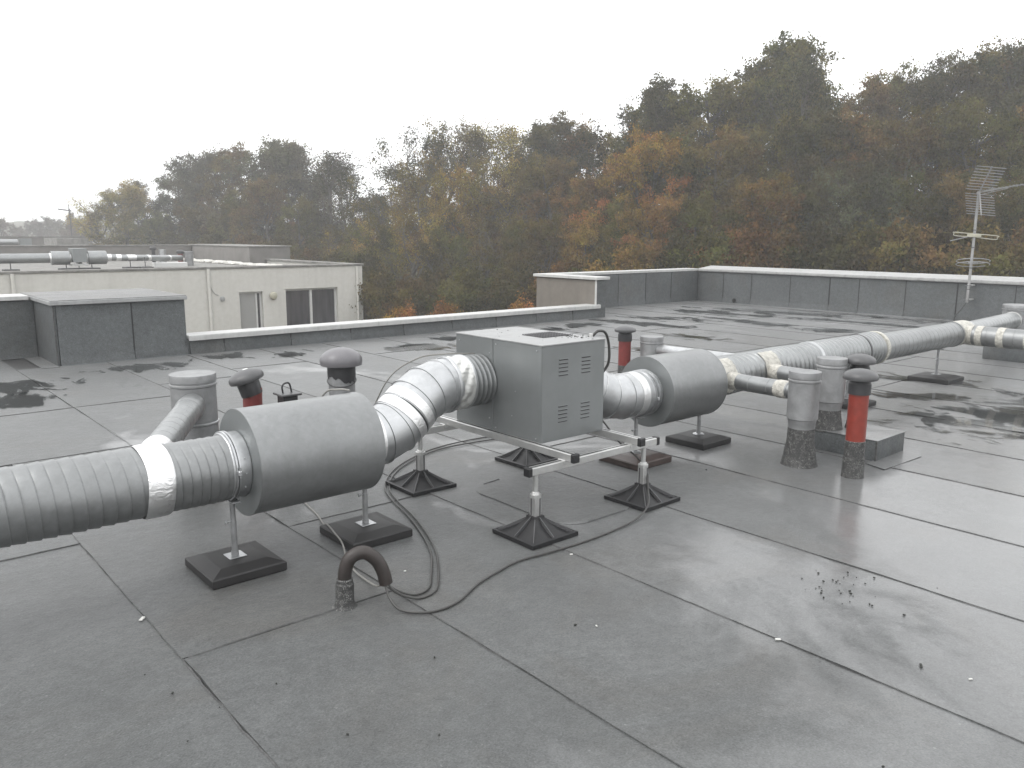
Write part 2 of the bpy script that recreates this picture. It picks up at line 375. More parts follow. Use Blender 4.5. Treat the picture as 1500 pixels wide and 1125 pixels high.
# ------------------------------------------------------------------ our roof
RX0, RX1, RY0 = -4.0, 16.83, -4.0
bld = thing('flat_roof_building', 'building under the grey felt roof carrying the ducts', 'building', (6, 2, GZ))
MB().prism([(RX0, RY0), (17.1, RY0), (17.1, 12.65), (11.62, 12.65), (11.62, 11.1), (3.66, 11.1), (3.66, 12.55), (RX0, 12.55)], GZ-0.3, -0.03).build('wall', 'render_beige', bld)
roof = struct(MB().prism([(RX0, RY0), (17.0, RY0), (17.0, 12.5), (11.7, 12.5), (11.7, 11.0), (3.6, 11.0), (3.6, 12.4), (RX0, 12.4)], -0.028, -0.012).build('roof', 'bitumen'))
rnd = random.Random(4)
def wavy_bead(p0, p1, wd, parent, seed, z=0.0):
    """a squeezed-out line of bitumen along a lap"""
    r_ = random.Random(seed); p0 = Vector(p0); p1 = Vector(p1); L = (p1-p0).length; t = (p1-p0)/L; nrm_ = Vector((-t.y, t.x, 0))
    n_ = max(6, int(L/0.045)); vs = []; fs = []; a = 0; c = 0
    for i in range(n_+1):
        a = a*0.7+r_.gauss(0, 0.0022); c = c*0.85+r_.gauss(0, 0.28)
        wdt = wd*0.55*max(0.06, 0.7+c*0.95); q = p0+t*(L*i/n_)+nrm_*a
        vs += [(q+nrm_*wdt).to_tuple(), (q+Vector((0, 0, 0.0045))).to_tuple(), (q-nrm_*wdt*0.8).to_tuple()]
    vs = [(x, y, zz+z) for x, y, zz in vs]
    for i in range(n_): b = i*3; fs += [(b, b+1, b+4, b+3), (b+1, b+2, b+5, b+4)]
    return MB().add(vs, fs).build('seam_bead', 'bitumen', parent)
def sheet(x0, x1, y0, y1, seed, cross=True, round_=False):
    r_ = random.Random(seed); dz = r_.uniform(-0.0012, 0.0012); g = 0.003
    if round_:
        rr = 0.16; poly = []
        for cx, cy, a0 in ((x1-rr, y1-rr, 0), (x0+rr, y1-rr, 90), (x0+rr, y0+rr, 180), (x1-rr, y0+rr, 270)):
            for q in range(7): a = math.radians(a0+90*q/6); poly.append((cx+rr*math.cos(a), cy+rr*math.sin(a)))
        o = MB().prism(poly, -0.008, 0.0045).build('membrane_sheet', 'felt', roof)
    else:
        # the x0 edge laps 5 mm over the neighbour and is cut by hand
        n_ = max(4, int((y1-y0)/0.16)); ed = 0.0; vs = []; fs = []
        for q in range(n_+1):
            yy = y0+g+(y1-y0-2*g)*q/n_; ed = ed*0.75+r_.gauss(0, 0.0022); tk = 0.0042+r_.uniform(-0.001, 0.0016)
            vs += [(x0-0.018+ed, yy, -0.012), (x0-0.018+ed, yy, tk), (x0+0.05, yy, tk*0.6), (x1-0.02, yy, dz*0.3), (x1-0.02, yy, -0.012)]
        for q in range(n_):
            b_ = q*5; fs += [(b_+e, b_+e+1, b_+e+6, b_+e+5) for e in range(4)]
        fs += [(4, 3, 2, 1, 0), tuple(n_*5+e for e in range(5))]
        o = MB().add(vs, fs).build('membrane_sheet', 'felt', roof, 12)
        wavy_bead((x0-0.019, y0, 0.0005), (x0-0.019, y1, 0.0005), r_.uniform(0.006, 0.0105), o, seed+1)
        if cross: wavy_bead((x0, y0, 0.0025), (x1-0.02, y0, 0.0025), r_.uniform(0.005, 0.009), o, seed+2)
    return o
YB = 6.4
cross_at = {-1: [4.49], 0: [2.96], 1: [4.02], 2: [], 3: [4.35], 4: [5.1], 5: [3.2], 6: [], 7: [1.9, 5.3], 8: [3.9], 9: [], 10: [4.6], 11: [2.2], 12: [], 13: [5.0]}
seed = 100
for kx in range(-5, 18):
    x0 = 0.92+0.94*kx; x1 = x0+0.94
    if x0 >= 16.85: break
    x1 = min(x1, 16.83); x0 = max(x0, RX0)
    ys = [RY0]+cross_at.get(kx, [rnd.uniform(0, 5)])+[YB]
    for q in range(len(ys)-1):
        sheet(x0, x1, ys[q], ys[q+1], seed, cross=q > 0); seed += 10
for kx in range(-6, 16):
    x0 = 1.72+0.985*kx; x1 = x0+0.985
    if x0 < RX0: x0 = RX0
    if x1 > 16.83: x1 = 16.83
    if x0 >= 16.8: break
    yt = 11.98 if x1 < 2.4 else (10.93 if x1 < 11.9 else 12.36)
    mid_ = rnd.choice([None, 8.2, 9.4, 8.9])
    ys = [YB]+([mid_] if mid_ else [])+[yt]
    for q in range(len(ys)-1): sheet(x0, x1, ys[q], ys[q+1], seed); seed += 10
# repair sheet with a rounded corner under the unit
o = sheet(3.01, 3.62, 3.0, 3.93, 7, round_=True)
for a_, b_ in (((3.01, 3.14), (3.01, 3.79)), ((3.16, 3.0), (3.48, 3.0)), ((3.15, 3.93), (3.3, 3.95))):
    wavy_bead(a_+(0.004,), b_+(0.004,), 0.006, o, int(a_[0]*100+a_[1]*31))

# standing water
def puddle(cx, cy, rx, ry, ang, seed, z=0.0062, mat='puddle'):
    """a sheet of water; the attribute 'rim' grows outwards and the ragged shoreline is cut by the material"""
    n_ = 40; rings_ = 7; ca, sa = math.cos(ang), math.sin(ang); vs = [(cx, cy, z)]; rim = [0.0]
    for q in range(1, rings_+1):
        f_ = 1.7*q/rings_
        for i in range(n_):
            t = 2*PI*i/n_; x = rx*f_*math.cos(t); y = ry*f_*math.sin(t); vs.append((cx+x*ca-y*sa, cy+x*sa+y*ca, z)); rim.append(f_)
    fs = [(0, 1+i, 1+(i+1) % n_) for i in range(n_)]+[(1+q*n_+i, 1+(q+1)*n_+i, 1+(q+1)*n_+(i+1) % n_, 1+q*n_+(i+1) % n_) for q in range(rings_-1) for i in range(n_)]
    o = MB().add(vs, fs).build('water', mat, None, 0, False)
    o.data.attributes.new('rim', 'FLOAT', 'POINT').data.foreach_set('value', rim)
    return struct(o)
for i, a in enumerate([
    (8.05, 2.45, 1.0, 0.62, -0.45), (8.35, 3.45, 0.22, 0.62, 0.5), (9.45, 3.8, 0.22, 0.75, 0.15), (7.2, 2.4, 0.18, 0.5, 0.5),
    (9.7, 2.2, 0.5, 0.6, 0.0), (8.9, 1.6, 0.8, 0.6, 0.0),
    (11.5, 9.6, 0.30, 0.95, 0.1), (14.3, 10.1, 0.55, 1.0, 0.2), (15.6, 9.0, 0.35, 1.9, 0.25), (14.9, 7.2, 0.28, 1.6, 0.1), (13.2, 6.9, 0.3, 0.55, 0.3),
    (8.9, 7.3, 0.3, 0.35, 0.2), (12.6, 9.9, 0.35, 0.8, 0.4), (13.3, 8.6, 0.25, 1.1, -0.2), (16.2, 7.0, 0.3, 1.9, 0.0), (10.6, 7.9, 0.3, 0.5, 0.0),
    
    (1.45, 9.7, 0.45, 0.42, 0.3), (1.3, 8.9, 0.4, 0.3, 0.2), (2.9, 10.2, 0.45, 0.28, 0.1), (4.0, 10.45, 0.4, 0.22, 0.0), (4.75, 10.15, 0.32, 0.22, 0.3),
    (6.6, 9.6, 0.5, 0.35, 0.2), (7.6, 10.1, 0.6, 0.3, 0.0), (9.3, 9.9, 0.5, 0.3, 0.0), (10.4, 10.2, 0.6, 0.3, 0.2)]):
    puddle(*a, seed=40+i, z=0.0062+0.0011*(i % 3))

# ------------------------------------------------------------------ parapets
def upstand(par, axis, c, seams, h, slope=0.0, thick=0.02, sign=-1, mat='felt_upstand'):
    """felt panels on a parapet face: axis 'x' runs along x at y = c, axis 'y' along y at x = c"""
    r_ = random.Random(int(c*100))
    for i in range(len(seams)-1):
        a, b = seams[i]+0.004, seams[i+1]-0.004; t = thick+r_.uniform(-0.004, 0.004); kick = 0.05+r_.uniform(-0.01, 0.01)
        prof = [(0.03, -0.004), (-kick, -0.004), (-kick+0.012, 0.012), (-t-0.012, 0.075), (-t, 0.14), (-t, h), (0.03, h)]
        vs = [((s, c-sign*0+q*(-sign), z) if axis == 'x' else (c+q*(-sign), s, z)) for s in (a, b) for q, z in prof]
        m_ = len(prof); fs = [tuple(range(m_-1, -1, -1)), tuple(range(m_, 2*m_))]+[(j, (j+1) % m_, m_+(j+1) % m_, m_+j) for j in range(m_)]
        o = MB().add(vs, fs).build('upstand_panel', mat, par, 20)
        # black bitumen showing at the lap
        e = b+0.004; w_ = r_.uniform(0.007, 0.014)
        lo, hi = ((e-w_, c-t*1.0-0.004, 0.07), (e+w_, c-t+0.012, h-0.004)) if axis == 'x' else ((c-t-0.004, e-w_, 0.07), (c-t+0.012, e+w_, h-0.004))
        if i < len(seams)-2: MB().box(lo, hi, 0.002).build('seam_bead', 'bitumen_dark', o)
par = thing('low_parapet', 'low felt-faced parapet with white metal cap facing the cream building', 'parapet', (7.7, 11.0, 0))
bx('core', (3.67, 10.935, -0.02), (11.66, 11.1, 0.2), 'felt_upstand', par)
upstand(par, 'x', 10.935, [3.72, 4.19, 5.17, 6.15, 7.11, 8.08, 9.04, 10.0, 10.94, 11.64], 0.205)
for a, b in ((3.70, 6.62), (6.622, 9.3), (9.302, 11.68)):
    MB().box((a, 10.87, 0.215), (b, 11.20, 0.262), 0.006).box((a, 10.868, 0.19), (b, 10.88, 0.25), 0.002).build('cap_strip', 'cap_metal', par)

par = thing('tall_parapet', 'tall felt-faced corner parapet with beige end wall and white cap', 'parapet', (14.2, 12.45, 0))
bx('core', (11.86, 12.40, -0.02), (16.86, 12.66, 0.73), 'felt_upstand', par)
upstand(par, 'x', 12.40, [11.88, 12.9, 13.87, 14.83, 15.77, 16.80], 0.735)
bx('end_wall', (11.60, 10.96, -0.6), (11.86, 12.66, 0.73), 'render_beige', par, 0.004)
o = bx('end_facing', (11.61, 10.925, 0.0), (11.875, 10.955, 0.73), 'felt_upstand', par, 0.004)
MB().box((11.595, 10.915, 0.25), (11.607, 10.962, 0.735), 0.002).build('corner_trim', 'cap_metal', par)
MB().box((11.55, 10.86, 0.742), (11.92, 12.36, 0.80), 0.006).build('cap_strip', 'cap_metal', par)
MB().box((11.55, 12.362, 0.742), (14.4, 12.72, 0.80), 0.006).build('cap_strip', 'cap_metal', par)
MB().box((14.402, 12.362, 0.742), (16.80, 12.72, 0.80), 0.006).build('cap_strip', 'cap_metal', par)

par = thing('back_parapet', 'long felt-faced parapet below the wood with wide pale cap', 'parapet', (17.0, 5, 0))
bx('core', (16.85, -4.0, -0.02), (17.15, 12.38, 0.72), 'felt_upstand', par)
upstand(par, 'y', 16.85, [-3.9, -2.9, -1.8, -0.7, 0.3, 1.3, 2.3, 3.3, 4.3, 5.25, 6.26, 7.25, 8.22, 8.88, 9.83, 10.84, 11.62, 12.38], 0.725)
for a, b in ((-4.0, 0.6), (0.603, 3.7), (3.703, 6.9), (6.903, 10.1), (10.103, 12.36)):
    MB().add([(x_, y_, z_) for y_ in (a, b) for x_, z_ in ((16.79, 0.735), (16.79, 0.795), (16.80, 0.80), (17.33, 0.862), (17.34, 0.85), (17.34, 0.735))], [(5, 4, 3, 2, 1, 0), (6, 7, 8, 9, 10, 11)]+[(q, (q+1) % 6, 6+(q+1) % 6, 6+q) for q in range(6)]).box((16.775, a, 0.745), (16.795, b, 0.78), 0.003).build('cap_strip', 'cap_dull', par)
MB().lathe((16.80, 11.27, 0.07), [(0, 0.05), (0.012, 0.05), (0.012, 0.04)], 20, (-1, 0, 0)).build('overflow_hole', 'void_black', par)

par = thing('parapet_block', 'felt-clad box on the parapet with slabbed felt top and grey drip edge', 'roof block', (2.95, 11.7, 0))
bx('core', (2.17, 10.96, -0.02), (3.66, 12.62, 0.74), 'felt_upstand', par)
upstand(par, 'x', 10.96, [2.17, 3.03, 3.70], 0.735)
prof = MB().box((2.135, 10.935, 0.0), (2.165, 12.0, 0.735), 0.003).build('upstand_panel', 'felt_upstand', par)
bx('seam_bead', (2.135, 10.925, 0.03), (2.147, 10.938, 0.735), 'bitumen', par)
MB().box((2.10, 10.88, 0.742), (3.72, 12.68, 0.79), 0.005).build('drip_edge', 'cap_grey', par)
for a, b in ((2.1, 2.63), (2.634, 3.17), (3.174, 3.71)):
    pass
for a, b in ((10.89, 11.45), (11.455, 12.05), (12.055, 12.67)):
    MB().box((2.108, a, 0.792), (3.712, b, 0.798), 0.002).build('membrane_sheet', 'felt_old', par)
MB().prism([(1.95, 10.83), (2.14, 10.83), (2.14, 11.9), (1.95, 11.9)], 0.002, 0.0075).build('skirt_sheet', 'felt', par)

par = thing('side_parapet', 'felt-faced parapet beside the felt-clad box with white cap', 'parapet', (-1, 12.1, 0))
bx('core', (-4.0, 12.03, -0.02), (2.16, 12.35, 0.73), 'felt_upstand', par)
upstand(par, 'x', 12.03, [-4.0, -2.9, -1.9, -0.9, 0.1, 1.1, 2.13], 0.735)
MB().box((-4.0, 11.95, 0.745), (2.08, 12.45, 0.80), 0.006).build('cap_strip', 'cap_metal', par)

# ------------------------------------------------------------------ ducts
DY, DZ = 3.70, 0.505
def helix_duct(x0, x1, r, amp, pitch, y=DY, z=DZ, n=64, per=8, shape='saw'):
    """one strip wound round the axis, so that every rib follows the spiral exactly"""
    if shape == 'saw': P = [(0.0, 0.0), (0.10, 0.35), (0.45, 0.62), (0.75, 0.9), (0.86, 1.0), (0.92, 0.9), (0.96, 0.0), (1.0, 0.0)]
    elif shape == 'rib': P = [(0.0, 0.0), (0.3, 0.0), (0.42, 0.8), (0.5, 1.0), (0.58, 0.8), (0.7, 0.0), (1.0, 0.0)]
    elif shape == 'groove': P = [(0.0, 0.0), (0.14, 0.75), (0.26, 0.97), (0.45, 1.0), (0.64, 0.97), (0.76, 0.75), (0.9, 0.0), (1.0, 0.0)]
    else: P = [(q/per, 0.5-0.5*math.cos(2*PI*q/per)) for q in range(per+1)]
    turns = int((x1-x0)/pitch)+3; nc = turns*n; m_ = len(P); vs = []; xs_ = x0-1.5*pitch
    for c in range(nc+1):
        th = 2*PI*c/n
        for s_, d in P:
            x = min(x1, max(x0, xs_+pitch*(c/n+s_))); rr = r+amp*d*(0.85+0.2*math.sin(7*x+2*th))+0.0016*math.sin(3*th+5.3*x)+0.0012*math.sin(5*th-11*x); vs.append((x, y+rr*math.cos(th), z+rr*math.sin(th)))
    fs = []
    for c in range(nc):
        for q in range(m_-1):
            a = c*m_+q; xa = [vs[a][0], vs[a+1][0], vs[a+m_][0], vs[a+m_+1][0]]
            if max(xa)-min(xa) > 1e-6: fs.append((a, a+1, a+m_+1, a+m_))
    b = MB().add(vs, fs)
    for xe in (x0+0.002, x1-0.002): b.add([(xe, y+r*math.cos(2*PI*q/n), z+r*math.sin(2*PI*q/n)) for q in range(n)], [tuple(range(n))])
    return b
X = (1, 0, 0)
def ring(b, x, r, wd, y=DY, z=DZ, n=56):
    return b.lathe((x-wd/2, y, z), [(0, r-0.004), (wd*0.15, r), (wd*0.85, r), (wd, r-0.004)], n, X)

t = thing('spiral_duct', 'wide ribbed spiral duct running into the first silencer', 'duct', (-1, DY, 0))
helix_duct(-3.0, 1.005, 0.155, 0.008, 0.056).build('duct_run', 'galvanised_dull', t, 28)
helix_duct(1.095, 1.40, 0.153, 0.0075, 0.042).build('duct_run', 'galvanised_dull', t, 28)
b = MB(); r_ = random.Random(2); n_ = 64; vs = []; prof = [(-0.058, 0.163), (-0.05, 0.168), (-0.02, 0.1695), (0.02, 0.1685), (0.05, 0.167), (0.058, 0.161)]
for d_, rr in prof:
    for j in range(n_): th = 2*PI*j/n_; q = rr+r_.uniform(-0.0012, 0.0012); vs.append((1.05+d_+0.004*math.sin(3*th), DY+q*math.cos(th), DZ+q*math.sin(th)))
b.add(vs, [(i*n_+j, i*n_+(j+1) % n_, (i+1)*n_+(j+1) % n_, (i+1)*n_+j) for i in range(len(prof)-1) for j in range(n_)])
b.build('tape_collar', 'foil_tape', t, 40)

# branch to the flue on the left
def straight(b, p0, p1, r, n=40, step=0.09, amp=0.004, off=0.0):
    p0 = Vector(p0); p1 = Vector(p1); L = (p1-p0).length; prof = [(0, r)]; d_ = step*0.6+off
    while d_ < L-0.02: prof += [(d_-0.004, r), (d_-0.002, r-amp), (d_+0.002, r-amp), (d_+0.004, r)]; d_ += step
    prof.append((L, r)); return b.lathe(p0, prof, n, p1-p0)
def ringat(b, p0, p1, d_, r, wd, n=40):
    p0 = Vector(p0); ax = (Vector(p1)-p0).normalized(); return b.lathe(p0+ax*(d_-wd/2), [(0, r-0.004), (wd*0.2, r), (wd*0.8, r), (wd, r-0.004)], n, ax)
TLP = (1.66, 4.86)
t = thing('branch_duct', 'small spiral branch duct rising to the capped flue beside the wide duct', 'duct', (1.2, 4.0, 0))
q0, q1 = (1.06, 3.78, 0.56), (1.60, 4.72, 0.61)
straight(MB(), q0, q1, 0.072, step=0.085).build('duct_run', 'galvanised', t)
ringat(MB(), q0, q1, 0.16, 0.0775, 0.14).build('tape_collar', 'foil_tape', t)
ringat(MB(), q0, q1, 0.98, 0.077, 0.10).build('collar', 'galvanised_dull', t)

def flue(name, label, x, y, r, h, group=None, sleeve=True, taper=1.0, lower=0.0, z0=0.0, mat='galvanised_pipe', lean=0.0):
    t = thing(name, label, 'flue', (x, y, z0), group); ax = Vector((lean, 0, 1)).normalized(); b0 = Vector((x, y, z0))
    if sleeve:
        MB().lathe(b0, [(-0.005, r*1.12*taper), (0.012, r*1.05*taper), (0.06, r*0.97*taper), (lower*0.6, r*0.9), (lower+0.02, r*0.84), (lower+0.02, 0.01)], 32).build('flashing_sleeve', 'flashing', t)
    MB().lathe(b0, [(lower-0.02, r*0.86), (lower+0.012, r*0.88), (lower+0.02, r*0.9), (lower+0.045, r*0.93), (lower+0.05, r), (h-0.075, r), (h-0.07, r*1.05), (h-0.06, r*1.05), (h-0.055, r*1.0), (h-0.02, r*1.0)], 40, ax).build('pipe', mat, t)
    MB().lathe(b0+ax*(h-0.045), [(0, r*0.97), (0.0, r*1.035), (0.038, r*1.035), (0.044, r*1.02), (0.045, 0.001)], 40, ax).build('lid', mat, t)
    return t
t = flue('capped_flue', 'capped grey flue behind the wide ribbed duct with angled branch', TLP[0], TLP[1], 0.130, 0.775, lower=0.22)
MB().lathe((TLP[0], TLP[1], 0.47), [(0, 0.131), (0.004, 0.1375), (0.012, 0.1375), (0.016, 0.131)], 40).build('bead_ring', 'galvanised_bright', t)

# silencers
def silencer(name, label, x0, x1, z, r, y=DY):
    t = thing(name, label, 'silencer', ((x0+x1)/2, y, 0))
    L = x1-x0
    MB().lathe((x0, y, z), [(0.002, r-0.006), (0.002, r-0.001), (0.006, r), (0.012, r-0.002), (0.02, r-0.0022), (L-0.02, r-0.0022), (L-0.012, r-0.002), (L-0.006, r), (L-0.002, r-0.001), (L-0.002, r-0.006)], 88, X).build('shell', 'galvanised_dull', t)
    for a in (x0+0.001, x1-0.004):
        MB().lathe((a, y, z), [(0, 0.10), (0, r-0.004), (0.003, r-0.004), (0.003, 0.1)], 88, X).build('end_plate', 'cabinet', t)
    return t
s1 = silencer('duct_silencer', 'large cylindrical silencer next to the wide ribbed spiral duct', 1.455, 2.12, 0.515, 0.262)
b = MB(); b.lathe((1.37, DY, 0.51), [(0, 0.157), (0.004, 0.160), (0.082, 0.160), (0.086, 0.157)], 56, X); b.build('spigot', 'galvanised_bright', s1)
b = MB()
for dx in (1.383, 1.397): ring(b, dx, 0.168, 0.011, z=0.51)
b.build('clamp_ring', 'galvanised_bright', s1)
MB().box((1.38, DY-0.185, 0.50), (1.40, DY-0.16, 0.525), 0.004).tube([(1.39, DY-0.178, 0.49), (1.39, DY-0.178, 0.54)], 0.005, 8).build('clamp_bolt', 'galvanised_bright', s1)
for q in range(3): MB().lathe((1.425, DY-0.162*math.cos(0.5-q*0.45), 0.51-0.162*math.sin(0.5-q*0.45)), [(-0.003, 0.004), (0.003, 0.004)], 8, X).build('screw', 'galvanised_bright', s1)

# rising elbow between first silencer and unit
def gored(t, pts, r, mat='galvanised_bright', bead='galvanised_bright', sides=56, beads=True):
    MB().tube(pts, r, sides).build('gore_run', mat, t, 50)
    P = [Vector(q) for q in pts]
    if beads:
        for i in range(1, len(P)-1):
            tn = ((P[i+1]-P[i]).normalized()+(P[i]-P[i-1]).normalized()).normalized()
            MB().lathe(P[i]-tn*0.007, [(0, r-0.004), (0.003, r+0.0055), (0.011, r+0.0055), (0.014, r-0.004)], sides, tn).build('seam_ridge', mat, t)
def band(t, p0, p1, r, mat='foil_tape', name='tape_band', n=56):
    p0 = Vector(p0); p1 = Vector(p1); L = (p1-p0).length
    r_ = random.Random(int(L*9999+p0.x*777)); prof = [(0, r-0.002)]+[(L*q/5, r+r_.uniform(-0.001, 0.001)) for q in range(6)]+[(L, r-0.002)]
    MB().lathe(p0, prof, n, p1-p0).build(name, mat, t, 60)
t = thing('rising_elbow', 'taped gored elbow rising from first silencer to the cabinet', 'duct', (2.5, DY, 0))
gored(t, [(2.11, 3.70, 0.515), (2.235, 3.705, 0.52), (2.345, 3.72, 0.552), (2.425, 3.73, 0.61)], 0.157)
gored(t, [(2.425, 3.73, 0.61), (2.50, 3.745, 0.665), (2.585, 3.76, 0.708), (2.69, 3.78, 0.728), (2.755, 3.79, 0.73)], 0.157)
band(t, (2.125, 3.70, 0.5155), (2.19, 3.702, 0.518), 0.1605)
band(t, (2.375, 3.724, 0.573), (2.42, 3.73, 0.606), 0.162); band(t, (2.43, 3.731, 0.613), (2.475, 3.74, 0.645), 0.162)
t = thing('flexible_sleeve', 'crumpled foil sleeve joining elbow to the cabinet inlet', 'duct', (2.9, 3.8, 0))
vs = []; r_ = random.Random(8); nA, nB = 72, 26
for i in range(nB+1):
    x = 2.75+0.125*i/nB
    for j in range(nA):
        th = 2*PI*j/nA; e = math.sin(PI*i/nB)
        rr = 0.162-0.006*e+0.0055*e*math.sin(9*th+7*i/nB+1.3*math.sin(3*th))+0.003*e*math.sin(17*th-9*i/nB)
        vs.append((x, 3.79+0.02*i/nB+rr*math.cos(th), 0.73+rr*math.sin(th)))
MB().add(vs, [(i*nA+j, i*nA+(j+1) % nA, (i+1)*nA+(j+1) % nA, (i+1)*nA+j) for i in range(nB) for j in range(nA)]).build('crumpled_foil', 'foil_sleeve', t, 60)
b = MB(); ring(b, 2.752, 0.167, 0.018, 3.79, 0.73); b.build('clamp_ring', 'galvanised_bright', t)
b = MB(); ring(b, 2.88, 0.166, 0.018, 3.81, 0.73); b.build('clamp_ring', 'galvanised_bright', t)
helix_duct(2.88, 3.036, 0.155, 0.0045, 0.034, 3.815, 0.728, shape='rib').build('ribbed_stub', 'galvanised_dull', t, 50)

# second silencer and falling elbow
s2 = silencer('duct_silencer', 'cylindrical silencer on the far side of the cabinet', 4.47, 5.115, 0.49, 0.258)
b = MB(); b.lathe((4.38, DY, 0.49), [(0, 0.154), (0.004, 0.158), (0.09, 0.158), (0.095, 0.154)], 56, X); b.build('spigot', 'galvanised_bright', s2)
b = MB()
for dx in (4.40, 4.418, 4.45): ring(b, dx, 0.166, 0.010, z=0.49)
b.build('clamp_ring', 'galvanised_bright', s2)
MB().box((4.40, DY-0.18, 0.46), (4.42, DY-0.16, 0.485), 0.004).build('clamp_bolt', 'galvanised_bright', s2)
t = thing('falling_elbow', 'taped gored elbow dropping from cabinet to second silencer', 'duct', (4.0, DY, 0))
gored(t, [(3.552, 3.79, 0.72), (3.66, 3.785, 0.715), (3.77, 3.77, 0.675)], 0.157)
gored(t, [(3.77, 3.77, 0.675), (3.95, 3.74, 0.56), (4.07, 3.715, 0.505), (4.20, 3.70, 0.49), (4.385, 3.70, 0.49)], 0.157)
band(t, (3.72, 3.777, 0.695), (3.80, 3.765, 0.656), 0.163); band(t, (3.84, 3.758, 0.63), (3.875, 3.752, 0.607), 0.162)
band(t, (4.27, 3.70, 0.49), (4.34, 3.70, 0.49), 0.161)

# duct beyond the second silencer
t = thing('corrugated_duct', 'finely corrugated duct leaving the second silencer', 'duct', (6.5, DY, 0))
helix_duct(5.11, 7.98, 0.143, 0.020, 0.068, n=64, shape='groove').build('duct_run', 'galvanised', t, 40)
b = MB(); ring(b, 6.72, 0.166, 0.05); b.build('joint_band', 'galvanised_bright', t)
b = MB(); ring(b, 7.62, 0.165, 0.022); b.build('rubber_band', 'steel_dark', t)
b = MB(); ring(b, 7.985, 0.168, 0.05); b.build('joint_band', 'sealant', t)
t = thing('smooth_duct', 'smooth spiral duct between corrugated run and the white tee joint', 'duct', (9, DY, 0))
straight(MB(), (8.0, DY, 0.495), (9.93, DY, 0.495), 0.138, 56, 0.105, 0.003).build('duct_run', 'galvanised_dull', t)
b = MB(); ring(b, 9.90, 0.147, 0.03, z=0.495); b.build('joint_band', 'galvanised_dull', t)
t = thing('tee_joint', 'white sealed tee joint splitting the duct', 'duct', (10.1, DY, 0))
MB().lathe((9.93, DY, 0.495), [(0, 0.13), (0, 0.143), (0.30, 0.143), (0.36, 0.118), (0.36, 0.1)], 56, X).build('tee_body', 'sealant', t)
b = MB(); ring(b, 10.29, 0.133, 0.03, z=0.495); b.build('flange_ring', 'cap_metal', t)
MB().lathe((10.08, DY-0.08, 0.485), [(0, 0.1), (0.10, 0.118), (0.10, 0.1)], 40, (0, -1, 0)).build('tee_branch', 'sealant', t)
t = thing('side_duct', 'dark grey side duct with white tape bands leaving the tee', 'duct', (10, 2.5, 0))
straight(MB(), (10.08, DY-0.17, 0.485), (10.06, 0.6, 0.485), 0.112, 48, 0.28, 0.002).build('duct_run', 'galvanised_dull', t)
for a, w_ in ((0.05, 0.07), (0.27, 0.075), (0.55, 0.085)): band(t, (10.08, DY-0.17-a, 0.485), (10.078, DY-0.17-a-w_, 0.485), 0.116, 'sealant')
t = thing('far_spiral_duct', 'narrow spiral duct from the tee to the far capped flue', 'duct', (11.3, DY, 0))
straight(MB(), (10.28, DY, 0.495), (12.22, 3.80, 0.50), 0.112, 48, 0.11, 0.003).build('duct_run', 'galvanised', t)
ringat(MB(), (10.28, DY, 0.495), (12.22, 3.80, 0.50), 1.86, 0.119, 0.03).build('joint_band', 'cap_metal', t)
flue('capped_flue', 'wide capped flue at the far end of the narrow spiral duct', 12.42, 3.82, 0.185, 0.70, lower=0.2)

# branches to the two flues beside the red vent
b1 = thing('branch_duct', 'short branch duct from second silencer end to the leaning-based flue', 'duct', (5.2, 3.3, 0))
q0, q1 = (5.27, 3.58, 0.505), (5.19, 2.93, 0.520)
straight(MB(), q0, q1, 0.062, 36, 0.17, 0.003).build('duct_run', 'galvanised', b1)
ringat(MB(), q0, q1, 0.10, 0.067, 0.09).build('sealant_collar', 'sealant', b1); ringat(MB(), q0, q1, 0.545, 0.066, 0.10).build('sealant_collar', 'sealant', b1)
b2 = thing('branch_duct', 'short branch duct from corrugated run to the flue standing on the kerb', 'duct', (5.85, 3.3, 0))
q0, q1 = (5.88, 3.58, 0.505), (5.79, 3.05, 0.52)
straight(MB(), q0, q1, 0.062, 36, 0.17, 0.003).build('duct_run', 'galvanised', b2)
ringat(MB(), q0, q1, 0.09, 0.067, 0.10).build('sealant_collar', 'sealant', b2)
for par_, cx in ((b1, 5.27), (b2, 5.89)):                  # saddle patches of sealant wrapped on the corrugated run
    vs = []; nA, nB = 14, 8; r_ = random.Random(int(cx*10))
    for i in range(nA+1):
        for j in range(nB+1):
            th = math.radians(112+ (222-112)*i/nA); x = cx-0.10+0.21*j/nB+r_.uniform(-0.008, 0.008)
            rr = 0.166+r_.uniform(0, 0.003); vs.append((x, DY+rr*math.cos(th), DZ+rr*math.sin(th)))
    MB().add(vs, [(i*(nB+1)+j, i*(nB+1)+j+1, (i+1)*(nB+1)+j+1, (i+1)*(nB+1)+j) for i in range(nA) for j in range(nB)]).build('saddle_patch', 'sealant', par_, 60)
flue('capped_flue', 'capped grey flue on leaning granular sleeve next to the red vent', 5.18, 2.865, 0.106, 0.675, lower=0.29, taper=1.1)
flue('capped_flue', 'capped grey flue standing on the felt kerb', 5.77, 2.98, 0.106, 0.55, lower=0.17, z0=0.15)
kb = thing('felt_kerb', 'felt-covered kerb box under the flue and second red vent', 'kerb', (6, 2.8, 0))
MB().box((5.66, 2.54, -0.002), (6.12, 3.16, 0.15), 0.012, seg=2).build('box', 'felt_upstand', kb)
bx('top_sheet', (5.655, 2.535, 0.151), (6.125, 3.165, 0.157), 'felt', kb, 0.002)
MB().prism([(5.50, 2.40), (6.05, 2.38), (6.18, 2.45), (6.2, 2.56), (5.55, 2.56)], 0.004, 0.0085).build('skirt_sheet', 'felt', kb)
bx('seam_bead', (5.651, 2.533, 0.0), (5.663, 2.545, 0.15), 'bitumen', kb)
